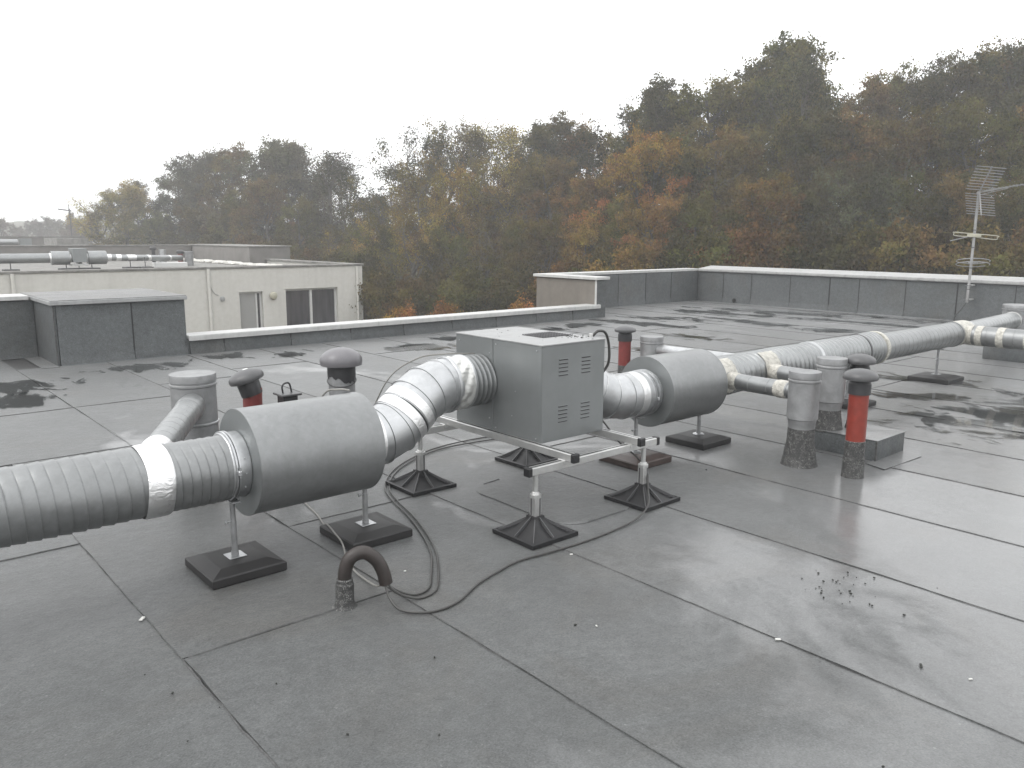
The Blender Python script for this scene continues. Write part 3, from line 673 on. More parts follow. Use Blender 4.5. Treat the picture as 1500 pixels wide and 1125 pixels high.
kb = thing('felt_kerb', 'felt-covered kerb box beneath the taped side duct', 'kerb', (12.2, 3.1, 0))
MB().box((11.75, 2.3, -0.002), (12.65, 3.98, 0.19), 0.015, seg=2).build('box', 'felt_upstand', kb)
bx('top_sheet', (11.745, 2.295, 0.191), (12.655, 3.985, 0.197), 'felt', kb, 0.002)

# ------------------------------------------------------------------ mushroom vents
def mushroom(b, base, r, h, ax=(0, 0, 1), n=40):
    return b.lathe(base, [(0.006, r*0.55), (0.0, r*0.86), (0.004, r*0.97), (h*0.22, r), (h*0.42, r*0.985), (h*0.62, r*0.88), (h*0.78, r*0.70), (h*0.9, r*0.48), (h*0.98, r*0.2), (h, 0.001)], n, ax)
def red_vent(label, x, y, htot, z0=0.0, sleeve=0.25, faded=False, rp=0.064, capr=0.112, caph=0.075, group=None):
    t = thing('red_roof_vent', label, 'vent', (x, y, z0), group); b0 = Vector((x, y, z0)); top = htot-caph
    if sleeve:
        MB().lathe(b0, [(-0.005, rp*1.2), (0.01, rp*1.12), (sleeve*0.55, rp*1.1), (sleeve*0.56, rp*1.02), (sleeve, rp*1.04), (sleeve+0.004, rp*0.98)], 32).build('flashing_sleeve', 'flashing', t)
    MB().lathe(b0, [(0.0, rp*0.98), (top-0.06, rp*0.98)], 36).build('pipe', 'red_plastic_faded' if faded else 'red_plastic', t)
    MB().lathe(b0+Vector((0, 0, top-0.095)), [(0, rp*0.98), (0.0, rp*1.12), (0.07, rp*1.12), (0.075, rp*1.06), (0.10, rp*1.0)], 36).build('coupling', 'cap_plastic_dark', t)
    mushroom(MB(), b0+Vector((0, 0, top)), capr, caph).build('cap', 'cap_plastic', t)
    return t
red_vent('red vent pipe with grey mushroom cap standing before the felt kerb', 5.19, 2.475, 0.742)
red_vent('red vent pipe rising from the felt kerb behind the other red vent', 5.93, 2.84, 0.575, z0=0.157, sleeve=0.05)
red_vent('faded red vent pipe with flat cap beyond the cabinet', 6.40, 5.60, 0.67, faded=True, rp=0.066, capr=0.113, caph=0.065)
flue('capped_flue', 'capped grey flue behind the second silencer', 6.62, 5.42, 0.118, 0.56, lower=0.12)
straight(MB(), (6.62, 5.30, 0.42), (6.30, 3.82, 0.49), 0.06, 32, 0.17, 0.003).build('branch_duct', 'galvanised_bright')
tag(bpy.data.objects['branch_duct.003'] if 'branch_duct.003' in bpy.data.objects else bpy.data.objects['branch_duct'], 'bright branch duct from corrugated run to the flue behind second silencer', 'duct')

# knocked-over cap on the red vent behind the first silencer
t = thing('red_roof_vent', 'red vent with tilted dark cap behind the first silencer', 'vent', (2.10, 5.08, 0))
MB().lathe((2.10, 5.08, 0), [(0, 0.07), (0.02, 0.062), (0.60, 0.062)], 36, (0.03, 0, 1)).build('pipe', 'red_plastic_faded', t)
axT = Vector((-0.27, 0.10, 1)).normalized(); bT = Vector((2.115, 5.08, 0.555))
MB().lathe(bT, [(0, 0.06), (0.0, 0.07), (0.085, 0.073), (0.11, 0.064), (0.13, 0.05)], 36, axT).build('coupling', 'cap_plastic_dark', t)
mushroom(MB(), bT+axT*0.095, 0.115, 0.08, axT).build('cap', 'cap_plastic', t)
MB().lathe(bT+axT*0.174+Vector((0.012, 0, 0)), [(0, 0.019), (0.004, 0.018), (0.005, 0.001)], 18, axT).build('bird_dropping', 'white_sticker', t)
# small box with handle
t = thing('handle_box', 'small dark lidded box with wire handle behind the first silencer', 'box', (2.26, 4.86, 0))
bx('body', (2.21, 4.81, 0), (2.31, 4.91, 0.565), 'cap_plastic_dark', t, 0.006)
bx('lid', (2.19, 4.79, 0.567), (2.33, 4.93, 0.582), 'cap_plastic', t, 0.004)
MB().tube(spline([(2.23, 4.86, 0.575), (2.225, 4.86, 0.625), (2.245, 4.86, 0.645), (2.275, 4.86, 0.64), (2.29, 4.86, 0.58)], 6), 0.006, 8).build('handle', 'cap_plastic_dark', t)
# torn grey vent
t = thing('grey_roof_vent', 'stout grey vent with domed cap and torn collar', 'vent', (2.56, 4.68, 0))
MB().lathe((2.56, 4.68, 0), [(0, 0.10), (0.03, 0.086), (0.70, 0.086)], 40).build('pipe', 'galvanised_pipe', t)
n_ = 40; vs = []; r_ = random.Random(6)
for j in range(n_):
    th = 2*PI*j/n_; lo = 0.665+0.018*math.sin(th*2+1)+r_.uniform(-0.012, 0.012)
    for rr, z in ((0.0895, lo), (0.0915, lo+0.03), (0.0915, 0.78)): vs.append((2.56+rr*math.cos(th), 4.68+rr*math.sin(th), z))
MB().add(vs, [(j*3+q, ((j+1) % n_)*3+q, ((j+1) % n_)*3+q+1, j*3+q+1) for j in range(n_) for q in range(2)]).build('torn_collar', 'cap_plastic_dark', t)
MB().tube([(2.56+0.093*math.cos(a), 4.68+0.093*math.sin(a), 0.655+0.03*math.sin(a+0.6)) for a in [2*PI*q/30 for q in range(31)]], 0.0035, 6).build('strap', 'cap_plastic_dark', t)
mushroom(MB(), (2.56, 4.68, 0.755), 0.138, 0.118).build('cap', 'cap_plastic_grey', t)

# ------------------------------------------------------------------ ventilation cabinet
u = thing('ventilation_cabinet', 'square grey sheet-metal fan cabinet with louvre slots on a rail frame', 'fan unit', (3.295, 3.665, 0.43))
x0, x1, y0, y1, z0, z1 = 3.04, 3.552, 3.265, 4.065, 0.432, 0.985
bx('inner_body', (x0+0.006, y0+0.006, z0+0.004), (x1-0.006, y1-0.006, z1-0.002), 'void_black', u)
bx('side_panel', (x0, y0+0.004, z0), (x0+0.012, 3.697, z1), 'cabinet', u, 0.0015)
bx('side_panel', (x0, 3.7015, z0), (x0+0.012, y1, z1), 'cabinet', u, 0.0015)
bx('side_panel', (x1-0.012, y0+0.004, z0), (x1, y1, z1), 'cabinet', u, 0.0015)
bx('back_panel', (x0+0.014, y1-0.012, z0), (x1-0.014, y1-0.001, z1), 'cabinet', u, 0.0015)
fp = bx('front_panel', (x0+0.0035, y0, z0), (x1-0.0005, y0+0.012, z1), 'cabinet', u, 0.0015)
tp = bx('top_panel', (x0-0.003, y0-0.003, z1+0.001), (x1+0.003, y1+0.003, z1+0.010), 'cap_grey', u, 0.002)
bx('bottom_panel', (x0+0.002, y0+0.002, z0-0.003), (x1-0.002, y1-0.002, z0), 'cabinet', u)
for gx, gz in ((3.172, 0.805), (3.357, 0.803), (3.172, 0.532), (3.357, 0.53)):
    for q in range(5):
        zz = gz+q*0.0225
        MB().box((gx, y0-0.0012, zz), (gx+0.073, y0+0.004, zz+0.0062), 0.001).build('louvre_slot', 'void_black', fp)
        MB().box((gx-0.002, y0-0.005, zz+0.006), (gx+0.075, y0+0.003, zz+0.009), 0.001).build('louvre_lip', 'cabinet', fp)
bx('grille_recess', (3.265, 3.50, z1+0.0102), (3.50, 3.69, z1+0.0112), 'void_black', tp)
for q in range(11): MB().box((3.265+q*0.0232, 3.50, z1+0.0112), (3.265+q*0.0232+0.006, 3.69, z1+0.0142), 0.001).build('grille_bar', 'steel_dark', tp)
for q in range(9): MB().box((3.265, 3.50+q*0.0231, z1+0.0144), (3.50, 3.50+q*0.0231+0.005, z1+0.0164), 0.001).build('grille_bar', 'steel_dark', tp)
for yy, zz in ((3.31, 0.45), (3.31, 0.96), (3.67, 0.45), (3.67, 0.96), (3.49, 0.70), (3.52, 0.55), (3.73, 0.5), (3.73, 0.9), (4.03, 0.95)):
    MB().lathe((x0, yy, zz), [(-0.004, 0.0025), (-0.0035, 0.0042), (0.002, 0.0042)], 10, X).build('screw', 'galvanised_bright', u)
for q in range(70):                                          # leaf crumbs and dirt on the lid are one scatter
    pass
r_ = random.Random(31); b = MB()
for q in range(55):
    a_, c_ = (r_.gauss(3.46, 0.05), r_.gauss(3.42, 0.06)) if q < 42 else (r_.uniform(3.06, 3.54), r_.uniform(3.29, 4.04))
    if not (3.05 < a_ < 3.545 and 3.275 < c_ < 4.05): continue
    s_ = r_.uniform(0.002, 0.006); b.box((a_-s_, c_-s_*0.7, z1+0.0115), (a_+s_, c_+s_*0.7, z1+0.0115+s_*0.5), 0, Matrix.Rotation(r_.uniform(0, 3), 3, 'Z'))
tag(b.build('leaf_crumbs', 'debris_dark'), 'dark leaf crumbs lying on the cabinet lid', 'leaf litter', kind='stuff')
jb = bx('junction_box', (3.556, 3.33, 0.80), (3.60, 3.43, 0.965), 'junction_cream', u, 0.004)
MB().tube(spline([(3.545, 3.36, 1.0), (3.57, 3.34, 1.03), (3.625, 3.33, 1.015), (3.66, 3.33, 0.93), (3.655, 3.33, 0.82), (3.60, 3.36, 0.74), (3.565, 3.39, 0.70)], 8), 0.0085, 10).build('cable_loop', 'cable_black', u)
MB().lathe((3.535, 3.365, z1+0.010), [(0, 0.013), (0.018, 0.013), (0.02, 0.010)], 14).build('cable_gland', 'cap_metal', u)

# rail frame
fr = thing('rail_trestle', 'aluminium rail frame with black end caps carrying the fan cabinet', 'frame', (3.3, 3.6, 0.33))
def rail(p0, p1, hgt=0.043, wd=0.042):
    ax = 'x' if abs(p1[0]-p0[0]) > abs(p1[1]-p0[1]) else 'y'
    lo = (p0[0], p0[1]-wd/2, p0[2]) if ax == 'x' else (p0[0]-wd/2, p0[1], p0[2])
    hi = (p1[0], p1[1]+wd/2, p0[2]+hgt) if ax == 'x' else (p1[0]+wd/2, p1[1], p0[2]+hgt)
    o = MB().box(lo, hi, 0.003).build('rail', 'aluminium', fr)
    sl = ((lo[0]+0.001, lo[1]+0.016, hi[2]-0.001), (hi[0]-0.001, hi[1]-0.016, hi[2]+0.0006)) if ax == 'x' else ((lo[0]+0.016, lo[1]+0.001, hi[2]-0.001), (hi[0]-0.016, hi[1]-0.001, hi[2]+0.0006))
    MB().box(*sl).build('slot', 'void_black', o)
    for e, s_ in ((p0, -1), (p1, 1)):
        c = Vector((e[0], e[1], p0[2]+hgt/2)); d_ = Vector((0.014, wd/2+0.003, hgt/2+0.003)) if ax == 'x' else Vector((wd/2+0.003, 0.014, hgt/2+0.003))
        c += Vector((s_*0.008, 0, 0)) if ax == 'x' else Vector((0, s_*0.008, 0))
        MB().box(c-d_, c+d_, 0.004).build('end_cap', 'black_plastic', fr)
rail((3.025, 2.985, 0.386), (3.025, 4.36, 0.386)); rail((3.575, 2.985, 0.386), (3.575, 4.36, 0.386))
rail((2.765, 3.06, 0.341), (3.80, 3.06, 0.341)); rail((2.765, 4.17, 0.341), (3.80, 4.17, 0.341))
for xx in (3.025, 3.575):
    for yy in (3.06, 4.17): bx('rail_clip', (xx-0.026, yy-0.028, 0.360), (xx+0.026, yy+0.028, 0.389), 'aluminium', fr, 0.003)

# moulded feet of the frame
def foot_proto():
    f_ = thing('adjustable_pedestal', 'black moulded pedestal with aluminium socket under the rail frame', 'pedestal', (0, 0, 0), 'moulded pedestals under the rail frame')
    s_ = 0.165; rings = [(s_, 0.0), (s_, 0.022), (s_-0.012, 0.026), (s_-0.022, 0.014), (0.135, 0.018), (0.095, 0.040), (0.06, 0.066), (0.036, 0.092), (0.034, 0.108), (0.02, 0.108)]
    vs = []; nn = 20
    for q_, z in rings:
        for j in range(nn):
            side = j//5; tt = (j % 5)/5*2-1; x, y = [(tt, -1), (1, tt), (-tt, 1), (-1, -tt)][side]
            vs.append((x*q_, y*q_, z))
    fs = [(i*nn+j, i*nn+(j+1) % nn, (i+1)*nn+(j+1) % nn, (i+1)*nn+j) for i in range(len(rings)-1) for j in range(nn)]+[tuple(range(nn-1, -1, -1)), tuple(range((len(rings)-1)*nn, len(rings)*nn))]
    MB().add(vs, fs).build('base', 'black_plastic', f_, 40)
    for q_ in range(8):
        a = PI/4*q_; L = 0.148*(1.35 if q_ % 2 else 1.0)
        d_ = Vector((math.cos(a), math.sin(a), 0)); n2 = Vector((-d_.y, d_.x, 0))*0.0022
        p = [d_*0.03+Vector((0, 0, 0.108)), d_*L+Vector((0, 0, 0.026)), d_*L+Vector((0, 0, 0.012)), d_*0.03+Vector((0, 0, 0.02))]
        MB().add([v+n2 for v in p]+[v-n2 for v in p], [(0, 1, 2, 3), (7, 6, 5, 4), (0, 4, 5, 1), (1, 5, 6, 2), (2, 6, 7, 3), (3, 7, 4, 0)]).build('rib', 'cap_plastic', f_)
    MB().box((-0.023, -0.023, 0.095), (0.023, 0.023, 0.215), 0.003).build('socket', 'aluminium', f_)
    MB().box((0.008, -0.0245, 0.10), (0.016, -0.022, 0.21)).box((-0.0245, 0.004, 0.10), (-0.022, 0.012, 0.21)).build('socket_slot', 'steel_dark', f_)
    MB().lathe((0, 0, 0.207), [(0, 0.026), (0.002, 0.032), (0.02, 0.032), (0.022, 0.024), (0.030, 0.022), (0.034, 0.016)], 10).build('nut', 'aluminium', f_)
    MB().lathe((0, 0, 0.20), [(0, 0.0145), (0.145, 0.0145)], 16).build('post', 'aluminium', f_)
    return f_
ft = foot_proto()
for i, (x, y) in enumerate(((2.812, 3.06), (3.705, 3.065), (2.825, 4.17), (3.745, 4.17))):
    o = ft if i == 0 else copy_tree(ft); o.location = (x, y, 0.004); o['label'] = 'black moulded pedestal with aluminium socket '+('at the free rail corner before the louvred panel', 'with the long black cable hanging over it', 'beneath the rising elbow', 'in the shade behind the fan cabinet')[i]; o.rotation_euler.z = (0.0, 0.02, -0.015, 0.03)[i]

# rubber slab stands under the ducts
def stand(label, x, y, htop, mat='rubber', sz=0.18, clip_r=0.158, square=True, seed=0):
    t = thing('duct_stand', label, 'duct stand', (x, y, 0)); r_ = random.Random(seed); s_ = sz; i_ = sz*0.60; hh = 0.052
    rg = [(s_-0.004, 0.0), (s_, 0.006), (s_, 0.040), (s_-0.006, 0.046), (i_+0.01, hh+0.012), (i_, hh+0.014)]
    vs = [(x+cx*q, y+cy*q, z+0.003) for q, z in rg for cx, cy in ((-1, -1), (1, -1), (1, 1), (-1, 1))]
    fs = [(i*4+j, i*4+(j+1) % 4, (i+1)*4+(j+1) % 4, (i+1)*4+j) for i in range(len(rg)-1) for j in range(4)]+[(3, 2, 1, 0), tuple(range((len(rg)-1)*4, len(rg)*4))]
    MB().add(vs, fs).build('slab', mat, t, 15)
    zt = hh+0.0175
    if square: bx('base_plate', (x-0.042, y-0.042, zt), (x+0.042, y+0.042, zt+0.004), 'galvanised_bright', t, 0.001)
    else: MB().lathe((x, y, zt), [(0, 0.045), (0.004, 0.045), (0.012, 0.03), (0.012, 0.01)], 24).build('base_plate', 'galvanised_bright', t)
    MB().lathe((x, y, zt+0.004), [(0, 0.018), (0.02, 0.0175), (0.02, 0.0145), ((htop-zt)*0.62, 0.0145), ((htop-zt)*0.63, 0.0125), (htop-zt, 0.0125)], 18).build('post', 'galvanised_pipe', t)
    zz = zt+(htop-zt)*0.62
    MB().lathe((x-0.014, y, zz), [(0, 0.004), (-0.02, 0.004), (-0.02, 0.009), (-0.026, 0.009)], 10, X).build('set_screw', 'galvanised_bright', t)
    MB().box((x-0.02, y-0.06, htop-0.004), (x+0.02, y+0.06, htop+0.004), 0.002).build('cradle', 'galvanised_bright', t)
    return t
stand('rubber slab stand under the joint of ribbed duct and first silencer', 1.395, 3.66, 0.35, seed=1)
stand('rubber slab stand under the elbow side of the first silencer', 2.105, 3.64, 0.335, 'rubber', seed=2)
stand('rusty steel plate stand under the near end of the second silencer', 4.335, 3.665, 0.335, 'rusty_steel', 0.185, square=False, seed=3)
stand('rubber slab stand under the far end of the second silencer', 5.13, 3.70, 0.34, 'rubber', 0.18, square=False, seed=4)
stand('rubber slab stand under the corrugated duct behind the red vent', 7.42, 3.66, 0.345, 'rubber', 0.2, seed=5)
stand('rubber slab stand under the smooth spiral duct by the puddle', 9.53, 3.68, 0.36, 'rubber', 0.22, seed=6)

# ------------------------------------------------------------------ cable gooseneck and cables
t = thing('cable_gooseneck', 'bent brown conduit on a granular sleeve feeding the cables', 'conduit', (1.60, 2.96, 0))
MB().lathe((1.60, 2.965, 0), [(-0.003, 0.06), (0.008, 0.046), (0.03, 0.04), (0.105, 0.04), (0.11, 0.036), (0.125, 0.036), (0.13, 0.03)], 28, (0.02, 0, 1)).build('flashing_sleeve', 'flashing', t)
gp = spline([(1.602, 2.965, 0.10), (1.605, 2.962, 0.165), (1.628, 2.95, 0.222), (1.68, 2.93, 0.238), (1.728, 2.91, 0.20), (1.752, 2.895, 0.145), (1.765, 2.89, 0.085)], 7)
MB().tube(gp, [0.030]*len(gp), 20, False).tube([Vector(q) for q in gp], [0.026]*len(gp), 20, False).build('bent_pipe', 'rubber_brown', t)
def cable(name, label, pts, r, mat='cable_black', per=10):
    return tag(MB().tube(spline(pts, per), r, 8).build(name, mat), label, 'cable')
cable('cable', 'black cable pair strand looping out from the gooseneck, outer strand', [(1.755, 2.893, 0.11), (1.79, 2.85, 0.05), (1.87, 2.80, 0.012), (1.98, 2.82, 0.010), (2.09, 2.95, 0.010), (2.24, 3.18, 0.010), (2.36, 3.44, 0.010), (2.46, 3.72, 0.010), (2.53, 3.98, 0.010), (2.62, 4.22, 0.010), (2.80, 4.46, 0.010), (3.05, 4.65, 0.010), (3.4, 4.80, 0.010), (3.8, 4.80, 0.010), (4.2, 4.72, 0.01)], 0.0052)
cable('cable', 'black cable pair strand looping out from the gooseneck, inner strand', [(1.757, 2.893, 0.10), (1.80, 2.87, 0.05), (1.88, 2.84, 0.012), (1.97, 2.86, 0.010), (2.07, 2.98, 0.010), (2.215, 3.19, 0.010), (2.335, 3.45, 0.010), (2.435, 3.73, 0.010), (2.505, 3.99, 0.010), (2.60, 4.24, 0.010), (2.79, 4.49, 0.010), (3.05, 4.69, 0.010), (3.42, 4.85, 0.010), (3.85, 4.88, 0.010), (4.25, 4.80, 0.01)], 0.0052)
cable('cable', 'black cable running across the felt from gooseneck up to the frame', [(1.755, 2.89, 0.10), (1.745, 2.83, 0.04), (1.755, 2.75, 0.011), (1.84, 2.66, 0.010), (1.98, 2.66, 0.010), (2.17, 2.75, 0.010), (2.34, 2.80, 0.010), (2.50, 2.83, 0.010), (2.70, 2.81, 0.010), (2.92, 2.80, 0.010), (3.15, 2.81, 0.010), (3.38, 2.84, 0.015), (3.56, 2.90, 0.04), (3.68, 3.0, 0.10), (3.73, 3.06, 0.19), (3.70, 3.12, 0.27), (3.65, 3.2, 0.34), (3.60, 3.28, 0.45), (3.575, 3.34, 0.52)], 0.0058)
cable('cable', 'thin pale cable from the gooseneck under the first silencer', [(1.757, 2.893, 0.10), (1.783, 2.99, 0.03), (1.80, 3.10, 0.008), (1.812, 3.25, 0.009), (1.858, 3.41, 0.012), (1.885, 3.50, 0.055), (1.91, 3.62, 0.066), (1.95, 3.78, 0.060), (1.99, 3.90, 0.02), (2.05, 4.1, 0.007), (2.12, 4.5, 0.007)], 0.0045, 'cable_grey')
cable('cable', 'thin pale cable arching over the top of the first silencer', [(2.0, 4.4, 0.02), (2.02, 4.1, 0.5), (2.03, 3.92, 0.74), (2.055, 3.80, 0.785), (2.09, 3.74, 0.785)], 0.0055, 'cable_grey')
cable('cable', 'thin pale cable arching over the rising elbow into the cabinet', [(2.45, 4.3, 0.3), (2.55, 4.12, 0.72), (2.70, 4.02, 0.86), (2.85, 3.95, 0.885), (2.98, 3.9, 0.882), (3.04, 3.88, 0.88)], 0.0045, 'cable_grey')

# ------------------------------------------------------------------ television antenna on the back parapet
AX, AY = 16.56, 5.97
a = thing('television_antenna', 'tall television antenna mast with grid reflector fixed to back parapet', 'antenna', (AX, AY, 0.38))
MB().lathe((AX, AY, 0.38), [(0, 0.028), (0.35, 0.028), (0.36, 0.025), (2.06, 0.023), (2.06, 0.0)], 16).build('mast', 'antenna_metal', a)
for zz, L in ((0.43, 0.26), (0.70, 0.26)):
    bx('bracket', (AX-0.03, AY-0.018, zz-0.015), (16.84, AY+0.018, zz+0.015), 'cap_metal', a, 0.003)
    MB().tube([(AX-0.03, AY+0.06, zz), (AX-0.03, AY-0.06, zz)], 0.008, 8).build('bracket_bolt', 'steel_dark', a)
for zz in (0.62, 1.02, 1.40, 1.72): MB().lathe((AX, AY, zz), [(0, 0.0285), (0.02, 0.0285)], 16).build('clip_band', 'steel_dark', a)
zc = 2.43; P0 = Vector((AX, AY, 0)); BD = Vector((0.8, -0.6, -0.075)); FD = Vector((-0.6, -0.8, 0.02))   # rod direction, boom direction
def ap(b_, f_, z): return P0+BD*b_+FD*f_+Vector((0, 0, z))
for q in range(9):
    f_ = q/8
    MB().tube([ap(-0.28, 0.03+0.26*f_, zc+0.03+0.38*f_), ap(0.28, 0.03+0.26*f_, zc+0.03+0.38*f_)], 0.0065, 6).build('reflector_rod', 'antenna_metal', a)
    MB().tube([ap(-0.28, 0.03+0.10*f_, zc-0.05-0.37*f_), ap(0.28, 0.03+0.10*f_, zc-0.05-0.37*f_)], 0.0065, 6).build('reflector_rod', 'antenna_metal', a)
MB().tube([ap(0, 0.02, zc), ap(0, 0.30, zc+0.42)], 0.012, 8).tube([ap(0, 0.02, zc), ap(0, 0.14, zc-0.43)], 0.012, 8).build('reflector_arm', 'antenna_metal', a)
MB().tube([ap(0, -0.06, zc-0.02), ap(0, 1.3, zc+0.04)], 0.010, 8).build('boom', 'antenna_metal', a)
MB().tube([ap(0, 0.04, zc-0.06), ap(0, 0.8, zc+0.0)], 0.006, 8).build('boom_stay', 'antenna_metal', a)
for q in range(10): MB().tube([ap(-0.07, 0.35+0.095*q, zc+0.01+0.003*q), ap(0.07, 0.35+0.095*q, zc+0.01+0.003*q)], 0.005, 6).build('director', 'antenna_metal', a)
MB().tube(spline([ap(-0.42, 0, 1.66), ap(0.42, 0, 1.66), ap(0.45, 0, 1.63), ap(0.42, 0, 1.59), ap(0.05, 0, 1.60)], 5), 0.008, 6).build('folded_dipole', 'junction_cream', a)
MB().tube(spline([ap(-0.05, 0, 1.60), ap(-0.36, 0, 1.60), ap(-0.40, 0, 1.63), ap(-0.36, 0, 1.665), ap(-0.1, 0, 1.66)], 5), 0.008, 6).build('folded_dipole', 'junction_cream', a)
MB().tube([ap(-0.05, 0, 1.62), ap(-0.52, 0.1, 1.49)], 0.009, 6).build('dipole_arm', 'antenna_metal', a)
MB().box((AX-0.12, AY-0.035, 1.60), (AX+0.12, AY+0.035, 1.66), 0.006, Matrix.Rotation(math.atan2(-0.6, 0.8), 3, 'Z')).build('dipole_box', 'junction_cream', a)
for zz in (1.10, 1.16): MB().tube([ap(0.29*math.cos(q), 0.05+0.25*math.sin(q), zz+0.045*math.sin(q)) for q in [0.25+5.8*i/36 for i in range(37)]], 0.008, 6).build('ring_dipole', 'antenna_metal', a)
bx('ring_bracket', (AX-0.02, AY-0.05, 1.10), (AX+0.2, AY+0.05, 1.15), 'antenna_metal', a, 0.004)
MB().tube(spline([(AX, AY, 0.40), (AX+0.05, AY+0.10, 0.25), (AX+0.15, AY+0.22, 0.12), (AX+0.24, AY+0.30, 0.02)], 6), 0.006, 6).build('aerial_cable', 'cable_black', a)

# ------------------------------------------------------------------ roof litter
r_ = random.Random(12); b = MB()
spots = [(r_.gauss(3.42, 0.10), r_.gauss(1.62, 0.11)) for _ in range(34)]+[(r_.uniform(1.0, 4.6), r_.uniform(0.4, 3.2)) for _ in range(16)]+[(r_.uniform(0.6, 1.2), r_.uniform(1.8, 3.0)) for _ in range(6)]
for x, y in spots:
    s_ = r_.uniform(0.0015, 0.006); b.box((x-s_, y-s_*0.7, 0.003), (x+s_, y+s_*0.7, 0.004+s_*0.9), s_*0.25, Matrix.Rotation(r_.uniform(0, 3), 3, 'Z'))
tag(b.build('moss_crumbs', 'debris_dark'), 'dark crumbs of moss scattered on the felt', 'litter', kind='stuff')
b = MB()
for x, y, s_ in ((2.775, 1.57, 0.011), (0.885, 3.4, 0.016), (2.76, 2.73, 0.008), (1.42, 1.55, 0.012), (2.30, 2.12, 0.006), (3.05, 0.95, 0.007), (2.0, 3.1, 0.006)):
    b.box((x-s_, y-s_*0.45, 0.003), (x+s_, y+s_*0.45, 0.008), 0.001, Matrix.Rotation(r_.uniform(0, 3), 3, 'Z'))
tag(b.build('pale_chips', 'debris_pale'), 'small pale chips scattered on the felt', 'litter', kind='stuff')
tag(MB().box((2.99, 1.103, 0.004), (3.022, 1.113, 0.010), 0.003, Matrix.Rotation(0.5, 3, 'Z')).build('twig_bit', 'debris_dark'), 'dark twig bit at the edge of the rain puddle', 'twig')

# ------------------------------------------------------------------ cream building opposite
CY, CZ = 31.0, 0.10
cb = thing('cream_building', 'cream rendered flat-roofed building with sliding window across the gap', 'building', (10, 36, GZ))
CXR = 18.12
# wall face split round the openings so that windows are real recesses
op = [(12.60, 13.56, -2.95, -0.66), (14.54, 16.90, -2.95, -0.62)]
xs = [-12.0, 12.60, 13.56, 14.54, 16.90, CXR]
for i in range(5):
    a_, c_ = xs[i], xs[i+1]; o_ = [q for q in op if abs(q[0]-a_) < 0.01]
    if o_:
        bx('wall', (a_+0.001, CY, o_[0][3]), (c_-0.001, CY+0.3, 0.26), 'render_cream', cb); bx('wall', (a_+0.001, CY, GZ-0.3), (c_-0.001, CY+0.3, o_[0][2]), 'render_cream', cb)
    else: bx('wall', (a_, CY, GZ-0.3), (c_, CY+0.3, 0.26), 'render_cream', cb)
bx('wall', (CXR-0.3, CY+0.302, GZ-0.3), (CXR, 52, 0.26), 'render_cream', cb); bx('wall', (-12, 51.7, GZ-0.3), (CXR-0.302, 52, 0.26), 'render_cream', cb)
bx('deck', (-11.9, CY+0.302, -0.1), (CXR-0.302, 51.69, CZ), 'concrete_old', cb)
for a_, c_ in ((-12.1, -4.0), (-3.995, 4.0), (4.005, 11.0), (11.005, CXR+0.08)): bx('coping', (a_, CY-0.05, 0.262), (c_, CY+0.40, 0.345), 'concrete_old', cb, 0.01)
bx('coping', (CXR-0.4, CY+0.402, 0.262), (CXR+0.08, 52, 0.345), 'concrete_old', cb, 0.01)
for xx in (11.42, 4.98, 17.84): MB().lathe((xx, CY-0.06, GZ), [(0, 0.06), (0.26-GZ, 0.06)], 14).build('downpipe', 'render_cream', cb)
for x0_, x1_, z0_, z1_ in op:
    wn = bx('window', (x0_+0.02, CY+0.20, z0_), (x1_-0.02, CY+0.22, z1_-0.02), 'window_glass', cb)
    for lo, hi in (((x0_, CY+0.14, z0_), (x0_+0.07, CY+0.24, z1_)), ((x1_-0.07, CY+0.14, z0_), (x1_, CY+0.24, z1_)), ((x0_+0.071, CY+0.14, z1_-0.08), (x1_-0.071, CY+0.24, z1_)), ((x0_+0.071, CY+0.14, z0_), (x1_-0.071, CY+0.24, z0_+0.08))): bx('frame', lo, hi, 'frame_white', wn, 0.005)
    if x1_-x0_ > 1.5: bx('frame', ((x0_+x1_)/2-0.05, CY+0.13, z0_+0.081), ((x0_+x1_)/2+0.05, CY+0.25, z1_-0.081), 'frame_white', wn, 0.005)
    else: bx('shutter', (x0_+0.072, CY+0.15, z0_+0.09), (x1_-0.26, CY+0.195, z1_-0.081), 'shutter', wn, 0.005); bx('frame', (x1_-0.25, CY+0.145, z0_+0.081), (x1_-0.18, CY+0.235, z1_-0.081), 'frame_white', wn, 0.004)
    bx('lintel_trim', (x0_-0.06, CY-0.012, z1_), (x1_+0.06, CY-0.001, z1_+0.05), 'render_cream', wn)
MB().lathe((13.98, CY, -0.85), [(0, 0.08), (-0.03, 0.15), (-0.10, 0.16), (-0.16, 0.12), (-0.19, 0.02)], 24, (0, 1, 0)).build('globe_lamp', 'junction_cream', cb)
MB().lathe((11.92, CY, -0.89), [(0, 0.10), (-0.03, 0.10), (-0.05, 0.06), (-0.10, 0.05)], 18, (0, 1, 0)).build('vent_outlet', 'cap_grey', cb)
MB().tube(spline([(11.47, CY-0.02, 0.2), (11.50, CY-0.02, -0.4), (11.62, CY-0.02, -0.65), (11.78, CY-0.02, -0.75)], 6), 0.012, 6).build('wall_cable', 'cap_grey', cb)
bk = thing('stair_block', 'brown block on the cream building roof behind the vents', 'roof block', (18, 44, 0.1))
MB().box((16.90, 40.0, CZ), (CXR+1.0, 48.5, 0.93), 0.01).build('wall', 'parapet_brown', bk); bx('coping', (16.85, 39.95, 0.931), (CXR+1.08, 48.55, 0.99), 'concrete_old', bk, 0.01)
bk = thing('rear_parapet', 'long brown parapet at the rear of the cream building roof', 'parapet', (8, 48.3, 0.1))
